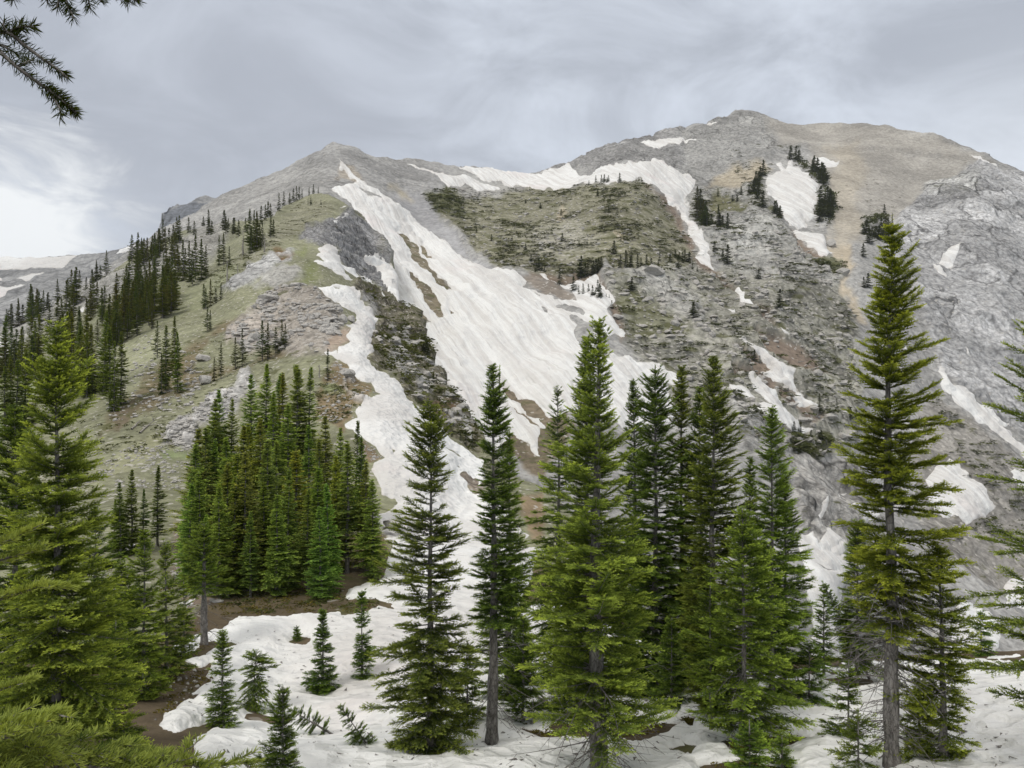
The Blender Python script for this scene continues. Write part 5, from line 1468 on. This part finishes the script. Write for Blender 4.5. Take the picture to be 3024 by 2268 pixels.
def boulder(crop, x, y, wpx, hpx, label, sheet=RG, seed=0):
    rng = np.random.default_rng(seed)
    import bmesh
    bm = bmesh.new()
    bmesh.ops.create_icosphere(bm, subdivisions=5, radius=1.0)
    v = np.array([q.co[:] for q in bm.verts])
    f = np.array([[q.index for q in t.verts] for t in bm.faces])
    bm.free()
    for _ in range(9):                       # cleave flat faces, then weather them
        n = rng.normal(size=3)
        n /= np.linalg.norm(n)
        d = v @ n
        v = v - np.maximum(d - rng.uniform(0.55, 0.8), 0)[:, None] * n
    v = v * (1 + 0.09 * vnoise(v * 1.6 + seed)[:, None] + 0.04 * vnoise(v * 5 + seed)[:, None] + 0.02 * vnoise(v * 13)[:, None])
    (u, vv), = Z('%s %g,%g' % (crop, x, y))
    p = sheet.at(u, vv)
    k = CROPS[crop][2] * p.y / F_PX
    me = mesh_from('boulder', v * (wpx * k * 0.55, wpx * k * 0.45, hpx * k * 0.62), f, [M_STONE], False)
    o = obj('boulder', me, loc=p + Vector((0, 0, hpx * k * 0.28)))
    o.rotation_euler = (0, 0, rng.uniform(-0.4, 0.4))
    return tag(o, label, 'boulder')


boulder('4', 1335, 965, 90, 75, 'rounded pale boulder beside the sparse firs on the left slope', seed=1)
boulder('4', 1250, 1012, 34, 24, 'small white boulder just below the rounded pale one', seed=2)
boulder('4', 1325, 800, 90, 50, 'flat pale boulder on the turf above the rounded one', seed=3)
boulder('4', 1650, 690, 90, 60, 'tilted tan boulder beside the firs of the stony shoulder', seed=4)
boulder('4', 1740, 440, 120, 50, 'broad tan slab of rock high on the stony shoulder', seed=5)
boulder('4', 1600, 760, 60, 36, 'small tan boulder left of the stony shoulder firs', seed=6)
boulder('c', 465, 655, 160, 90, 'grey boulder on the brown ground touching the snow path', seed=7)
boulder('b', 600, 1300, 90, 100, 'upright tan boulder on the bend of the snow path', seed=8)
boulder('b', 690, 1290, 80, 80, 'cracked grey boulder next to the upright tan one', seed=9)
boulder('7', 330, 120, 130, 70, 'grey slab of rock poking through the snow behind the dark full fir', seed=10)
boulder('e', 1240, 1055, 110, 70, 'pale boulder beside the lower tip of the oval snow', MT, seed=11)
boulder('e', 1340, 1290, 110, 60, 'white boulder in the tan chute', MT, seed=12)
boulder('d', 1700, 1215, 190, 80, 'pale rock knob under the row of firs across the far slope', MT, seed=13)
boulder('d', 1450, 1510, 90, 50, 'tan boulder below the end of the small snow patch', MT, seed=14)


def snag(crop, x, top, foot, label, sheet=RG, seed=0, lean=0.0, limbs=7):
    rng = np.random.default_rng(seed + 500)
    (u, v0), (_, v1) = Z('%s %g,%g %g,%g' % (crop, x, top, x, foot))
    p = sheet.at(u, v1)
    H = (v1 - v0) / F_PX * p.y
    k = Parts()
    z = np.linspace(-0.3, H, 9)
    c = np.stack([lean * z + rng.normal(0, .015 * H, 9) * (z > 0), rng.normal(0, .01 * H, 9), z], 1)
    k.add(tube(c, np.linspace(0.035 * H + 0.05, 0.02, 9), 6))
    for _ in range(limbs):
        a, zz = rng.uniform(0, 6.28), rng.uniform(0.3, 0.95) * H
        b = np.array([np.interp(zz, z, c[:, 0]), np.interp(zz, z, c[:, 1]), zz])
        L = rng.uniform(0.08, 0.22) * H
        d = np.array([math.cos(a), math.sin(a), rng.uniform(-0.2, 0.7)])
        k.add(tube([b, b + d * L * 0.6, b + d * L + (0, 0, 0.2 * L)], [0.05, 0.035, 0.01], 4))
    o = obj('dead_tree', k.mesh('dead_tree', M_DEAD), loc=p)
    return tag(o, label, 'dead tree')


snag('a', 815, 1030, 1310, 'bare white snag at the left of the skyline clump', seed=1)
snag('a', 632, 1340, 1590, 'forked grey snag standing on the green slope', seed=2, lean=0.02)
snag('a', 1050, 1110, 1290, 'short bare snag right of the skyline clump', seed=3)
snag('a', 752, 1410, 1540, 'thin low snag beside the pale rock rib', seed=4)
snag('h', 1405, 100, 220, 'thin forked dead stem by the lone fir at the snow path', seed=5)
snag('h', 1230, 620, 900, 'dead grey tree inside the thick grove', seed=6, limbs=20)
snag('e', 100, 1100, 1230, 'leaning white snag at the narrow gully', MT, 7, 0.25)


def log(crop, x0, y0, x1, y1, label, seed):
    rng = np.random.default_rng(seed)
    (a0, b0), (a1, b1) = Z('%s %g,%g %g,%g' % (crop, x0, y0, x1, y1))
    n = 7
    pts = [RG.at(a0 + (a1 - a0) * t, b0 + (b1 - b0) * t) + Vector((0, 0, 0.10 + 0.25 * (t > 0.6) * t)) for t in np.linspace(0, 1, n)]
    c = np.array([q[:] for q in pts])
    k = Parts()
    k.add(tube(c, np.linspace(0.13, 0.04, n), 6))
    for _ in range(5):
        i = rng.integers(2, n - 1)
        d = rng.normal(size=3) * 0.5
        d[2] = abs(d[2])
        k.add(tube([c[i], c[i] + d * 0.6, c[i] + d], [0.04, 0.03, 0.01], 4))
    base = pts[0].copy()
    o = obj('fallen_log', k.mesh('fallen_log', M_DEAD))
    o.data.transform(Matrix.Translation(-base))
    o.location = base
    return tag(o, label, 'log')


log('4', 850, 1260, 910, 1215, 'bleached log on the brown heath, lowest of the three', 1)
log('4', 910, 1280, 1010, 1200, 'longest bleached log on the brown heath', 2)
log('4', 1020, 1110, 1110, 1060, 'upper bleached log on the brown heath', 3)
log('4', 1200, 870, 1260, 820, 'curved grey log near the flat pale boulder', 4)
log('7', 1260, 1290, 1560, 1250, 'grey log half hidden under the broad bright fir', 5)

# ------------------------------------------------------------------ the fir beside the photographer: boughs reaching into the picture
M_NEAR_N = foliage_mat('near_needles', (0.05, 0.085, 0.028), (0.40, 0.47, 0.12), 0.4)
M_HANG_N = foliage_mat('backlit_needles', (0.022, 0.034, 0.010), (0.075, 0.095, 0.014), 0.35)  # shade of the backlit boughs is put into this darker needle colour


class Bough:
    def __init__(s, seed):
        s.rng = np.random.default_rng(seed)
        s.w = Parts()
        s.o, s.d, s.l, s.g = [], [], [], []

    def shoot(s, pts, r0, r1, nl, dens, g0, g1, flat=None, bare=0.0, spread=60):
        """one twig with needles: pts world points, nl needle length, dens needles per metre"""
        rng = s.rng
        p = np.array([q[:] for q in pts], float)
        t = np.linspace(0, 1, len(p))
        tt = np.linspace(0, 1, max(6, len(p) * 3))
        c = np.stack([np.interp(tt, t, p[:, k]) for k in range(3)], 1)
        for _ in range(2):
            c[1:-1] = (c[:-2] + 2 * c[1:-1] + c[2:]) / 4
        s.w.add(tube(c, np.linspace(r0, r1, len(c)), 6))
        L = np.linalg.norm(np.diff(c, axis=0), axis=1).sum()
        n = int(L * dens)
        x = rng.uniform(bare, 1.0, n)
        P = np.stack([np.interp(x, tt, c[:, k]) for k in range(3)], 1)
        T = np.stack([np.interp(x, tt, np.gradient(c[:, k])) for k in range(3)], 1)
        T /= np.linalg.norm(T, axis=1)[:, None]
        up = np.array([0, 0, 1.0]) if flat is None else np.array(flat, float)
        sd = np.cross(T, up)
        sd /= np.linalg.norm(sd, axis=1)[:, None] + 1e-9
        u2 = np.cross(sd, T)
        # fir needles are combed to both sides and brushed up over the twig
        ph = rng.uniform(-0.35, math.pi + 0.35, n) if flat is None else rng.uniform(0, 6.283, n)
        a = np.radians(rng.normal(spread, 11, n) * (1 - 0.45 * x ** 6))
        D = T * np.cos(a)[:, None] + np.sin(a)[:, None] * (sd * np.cos(ph)[:, None] + u2 * np.sin(ph)[:, None])
        s.o.append(P)
        s.d.append(D)
        s.l.append(nl * rng.uniform(0.75, 1.1, n) * (1 - 0.25 * (x > 0.93)))
        s.g.append(np.clip(g0 + (g1 - g0) * x + rng.uniform(-0.3, 0.3, n), 0, 1))
        return c

    def spray(s, pts, n, ln, nl, dens, r, g0, g1, ang=(40, 62), droop=0.0, start=0.12, sub=True, up=(0, 0, 1.0)):
        """a bough: its axis and shoots to both sides"""
        rng = s.rng
        c = s.shoot(pts, r, r * 0.3, nl, dens, g0 * 0.8, g1, bare=0.0)
        m = len(c)
        for i in range(n):
            x = start + (0.97 - start) * (i + 0.5) / n
            k = min(m - 2, int(x * (m - 1)))
            b = c[k] + (c[k + 1] - c[k]) * (x * (m - 1) - k)
            T = c[k + 1] - c[k]
            T /= np.linalg.norm(T)
            U = np.array(up, float)
            sd = np.cross(T, U)
            sd /= np.linalg.norm(sd)
            sg = 1 if i % 2 else -1
            a = math.radians(rng.uniform(*ang))
            d = T * math.cos(a) + sg * sd * math.sin(a) + U * rng.uniform(-0.18, 0.22)
            L = ln * (1 - 0.72 * x) * rng.uniform(0.75, 1.2)
            q = [b, b + d * L * 0.5 + (0, 0, -droop * L * 0.15), b + (d * 0.95 + T * 0.25) * L + (0, 0, -droop * L * 0.5)]
            s.shoot(q, r * 0.35, 0.0012, nl, dens, g0, g1)
            if sub and L > 0.075:
                for j in (0.35, 0.6, 0.8):
                    for s2 in (-1, 1):
                        bb = q[0] + (q[2] - q[0]) * j
                        dd = d * 0.7 + s2 * np.cross(d, U) * 0.62 + U * rng.uniform(-.15, .2)
                        l2 = L * 0.42 * (1 - 0.5 * j) * rng.uniform(0.8, 1.2)
                        s.shoot([bb, bb + dd * l2 * 0.5, bb + dd * l2 + (0, 0, -0.02 * l2)], 0.0016, 0.001, nl, dens, g0, g1)

    def parts(s, name, parent, mat, wd=0.0013):
        o, d = np.concatenate(s.o), np.concatenate(s.d)
        l, g = np.concatenate(s.l)[:, None], np.concatenate(s.g)
        rng = s.rng
        side = np.cross(d, rng.normal(size=d.shape))
        side /= np.linalg.norm(side, axis=1)[:, None]
        bend = np.cross(side, d) * (l * rng.uniform(-0.10, 0.10, (len(l), 1)))
        m = o + d * l * 0.55 + bend
        v = np.stack([o - side * wd * 0.7, o + side * wd * 0.7, m + side * wd, m - side * wd, o + d * l], 1).reshape(-1, 3)
        i = np.arange(len(o))[:, None] * 5
        q = np.concatenate([i, i + 1, i + 2, i + 3], 1)
        t = np.concatenate([i + 3, i + 2, i + 4], 1)
        me = mesh_from(name, v, [q, t], [mat], False, {'growth': ('FLOAT', g.repeat(5))})
        b = obj('bough', s.w.mesh('bough', M_BARK), parent)
        obj('needles', me, b)
        return b


def W(crop, *pts):
    """points x,y,distance in a survey sheet -> world"""
    o = []
    for x, y, Y in pts:
        (u, v), = Z('%s %g,%g' % (crop, x, y))
        o.append(world(u, v, Y))
    return o


def trunk_mesh(x, y, z0, z1, r0, r1, seed):
    rng = np.random.default_rng(seed)
    z = np.linspace(z0, z1, 30)
    c = np.stack([x + np.cumsum(rng.normal(0, .006, 30)), y + np.cumsum(rng.normal(0, .006, 30)), z], 1)
    return tube(c, np.linspace(r0, r1, 30) * (1 + 0.05 * rng.normal(size=30)), 14)


# lower fir: bright green sprays in the bottom left corner
nf = obj('fir_tree', None)
nf.location = (0, 0, 0)
tag(nf, 'fir beside the camera whose bright green sprays fill the lower left corner', 'fir tree')
tp = Parts()
tp.add(trunk_mesh(-2.6, 1.9, -3.1, 1.2, 0.085, 0.02, 5))
obj('trunk', tp.mesh('near_trunk', M_BARK), nf)
NL = 0.0255
b = Bough(1)
b.spray([Vector((-2.55, 1.9, -0.95))] + W('6', (-500, 1330, 1.95), (0, 1430, 1.9), (450, 1520, 1.95), (900, 1590, 2.0), (1300, 1650, 2.05), (1690, 1615, 2.1)), 24, 0.17, NL, 1000, 0.010, 0.1, 0.95)
b.parts('near_needles', nf, M_NEAR_N)
b = Bough(2)
b.spray([Vector((-2.55, 1.9, -0.80))] + W('6', (-500, 1370, 1.7), (-100, 1400, 1.7), (200, 1350, 1.72), (430, 1290, 1.75)), 12, 0.13, NL, 900, 0.009, 0.45, 0.9)
b.parts('near_needles', nf, M_NEAR_N)
b = Bough(3)
b.spray([Vector((-2.55, 1.9, -0.45))] + W('6', (-600, 700, 2.0), (-200, 620, 1.95), (80, 545, 1.95), (280, 470, 1.95), (480, 500, 1.98)), 7, 0.10, NL, 900, 0.007, 0.5, 1.0)
b.parts('near_needles', nf, M_NEAR_N)
b = Bough(4)
b.spray([Vector((-2.55, 1.9, -0.25))] + W('6', (-600, 330, 2.1), (-200, 260, 2.05), (60, 180, 2.05), (250, 90, 2.08)), 8, 0.13, NL, 900, 0.007, 0.4, 0.9)
b.spray(W('6', (-300, 380, 2.15), (-50, 330, 2.1), (130, 270, 2.1), (300, 245, 2.12)), 6, 0.10, NL, 850, 0.006, 0.3, 0.7)
b.parts('near_needles', nf, M_NEAR_N)
b = Bough(5)
b.spray([Vector((-2.55, 1.9, -0.62))] + W('6', (-500, 1200, 2.0), (-100, 1180, 2.0), (80, 1130, 2.0), (220, 1085, 2.02)), 7, 0.10, NL, 850, 0.007, 0.4, 0.95)
b.parts('near_needles', nf, M_NEAR_N)
b = Bough(6)
b.spray([Vector((-2.55, 1.9, -1.1))] + W('6', (-500, 1560, 1.75), (-100, 1570, 1.75), (100, 1620, 1.75), (300, 1690, 1.75)), 10, 0.16, NL, 900, 0.008, 0.4, 0.85)
b.spray(W('6', (-300, 1450, 1.8), (0, 1450, 1.8), (250, 1500, 1.82), (520, 1610, 1.85)), 10, 0.14, NL, 900, 0.008, 0.4, 0.85)
b.spray(W('6', (500, 1640, 1.9), (800, 1690, 1.92), (1150, 1640, 1.98), (1220, 1510, 2.0)), 8, 0.12, NL, 850, 0.006, 0.4, 0.85)
b.parts('near_needles', nf, M_NEAR_N)

# taller fir: boughs coloured backlit dark, hanging in from the upper left
hf = obj('fir_tree', None)
tag(hf, 'fir overhead whose backlit dark boughs hang into the upper left corner', 'fir tree')
tp = Parts()
tp.add(trunk_mesh(-2.9, 1.2, -2.6, 4.4, 0.16, 0.05, 9))
obj('trunk', tp.mesh('overhead_trunk', M_BARK), hf)
HL = 0.027
b = Bough(11)
hb = W('1', (-260, 120, 1.7), (-80, 260, 1.68), (100, 430, 1.66), (280, 560, 1.66), (400, 640, 1.66), (500, 740, 1.66))
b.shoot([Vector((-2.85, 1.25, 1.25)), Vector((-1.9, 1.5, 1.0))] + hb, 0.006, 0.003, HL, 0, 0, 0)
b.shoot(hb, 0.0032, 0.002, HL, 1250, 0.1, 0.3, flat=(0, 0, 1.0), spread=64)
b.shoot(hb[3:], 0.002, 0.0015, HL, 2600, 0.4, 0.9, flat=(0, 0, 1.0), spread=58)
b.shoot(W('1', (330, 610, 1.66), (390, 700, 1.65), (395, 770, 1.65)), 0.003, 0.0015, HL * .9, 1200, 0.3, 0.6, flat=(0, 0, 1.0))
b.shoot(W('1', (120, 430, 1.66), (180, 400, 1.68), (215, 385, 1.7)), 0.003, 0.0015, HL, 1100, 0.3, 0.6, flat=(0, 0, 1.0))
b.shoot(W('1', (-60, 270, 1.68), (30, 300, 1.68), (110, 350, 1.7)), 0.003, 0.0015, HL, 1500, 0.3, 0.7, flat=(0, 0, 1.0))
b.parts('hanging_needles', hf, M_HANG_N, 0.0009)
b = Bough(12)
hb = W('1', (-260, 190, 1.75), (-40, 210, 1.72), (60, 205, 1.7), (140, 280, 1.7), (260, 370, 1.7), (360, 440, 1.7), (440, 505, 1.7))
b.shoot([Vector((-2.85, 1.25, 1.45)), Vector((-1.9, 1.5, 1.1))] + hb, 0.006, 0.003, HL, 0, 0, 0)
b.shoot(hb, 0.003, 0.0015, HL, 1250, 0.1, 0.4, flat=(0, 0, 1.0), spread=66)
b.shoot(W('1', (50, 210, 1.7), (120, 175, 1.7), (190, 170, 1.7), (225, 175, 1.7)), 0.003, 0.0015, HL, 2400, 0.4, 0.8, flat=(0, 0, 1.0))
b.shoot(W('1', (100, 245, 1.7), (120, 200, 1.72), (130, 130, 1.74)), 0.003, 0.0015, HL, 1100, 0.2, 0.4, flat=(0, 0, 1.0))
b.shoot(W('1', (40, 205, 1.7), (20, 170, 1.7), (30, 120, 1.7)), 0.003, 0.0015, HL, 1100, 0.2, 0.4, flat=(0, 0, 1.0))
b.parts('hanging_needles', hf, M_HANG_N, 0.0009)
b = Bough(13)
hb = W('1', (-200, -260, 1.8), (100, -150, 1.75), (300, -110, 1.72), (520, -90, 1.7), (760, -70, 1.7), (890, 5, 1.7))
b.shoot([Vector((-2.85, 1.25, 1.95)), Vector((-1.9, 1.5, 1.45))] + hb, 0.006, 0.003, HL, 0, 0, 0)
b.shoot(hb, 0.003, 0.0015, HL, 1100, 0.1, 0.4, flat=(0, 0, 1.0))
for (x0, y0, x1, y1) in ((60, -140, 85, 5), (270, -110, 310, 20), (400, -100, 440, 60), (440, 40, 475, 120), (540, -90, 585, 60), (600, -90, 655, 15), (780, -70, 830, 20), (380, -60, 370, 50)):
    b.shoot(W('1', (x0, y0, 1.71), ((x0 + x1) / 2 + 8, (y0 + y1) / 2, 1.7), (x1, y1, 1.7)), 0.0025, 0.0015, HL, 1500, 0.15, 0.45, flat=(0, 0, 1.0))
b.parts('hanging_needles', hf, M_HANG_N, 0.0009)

# ------------------------------------------------------------------ the damp air between here and the far range
hm, hk = new_mat('haze_air')
pv = hk.n('ShaderNodeVolumePrincipled')
pv.inputs['Color'].default_value = (0.80, 0.84, 0.90, 1)
pv.inputs['Density'].default_value = 0.00006
pv.inputs['Anisotropy'].default_value = 0.0
ho = hk.n('ShaderNodeOutputMaterial')
hk.link(pv.outputs[0], ho.inputs['Volume'])
x0, x1, y0, y1, z0, z1 = -3300, 3300, -1000, 4300, -261, 640
hz = mesh_from('haze', [(x0, y0, z0), (x1, y0, z0), (x1, y1, z0), (x0, y1, z0), (x0, y0, z1), (x1, y0, z1), (x1, y1, z1), (x0, y1, z1)],
               np.array([(0, 3, 2, 1), (4, 5, 6, 7), (0, 1, 5, 4), (1, 2, 6, 5), (2, 3, 7, 6), (3, 0, 4, 7)]), [hm], False)
hzo = obj('haze', hz)
hzo['kind'] = 'stuff'
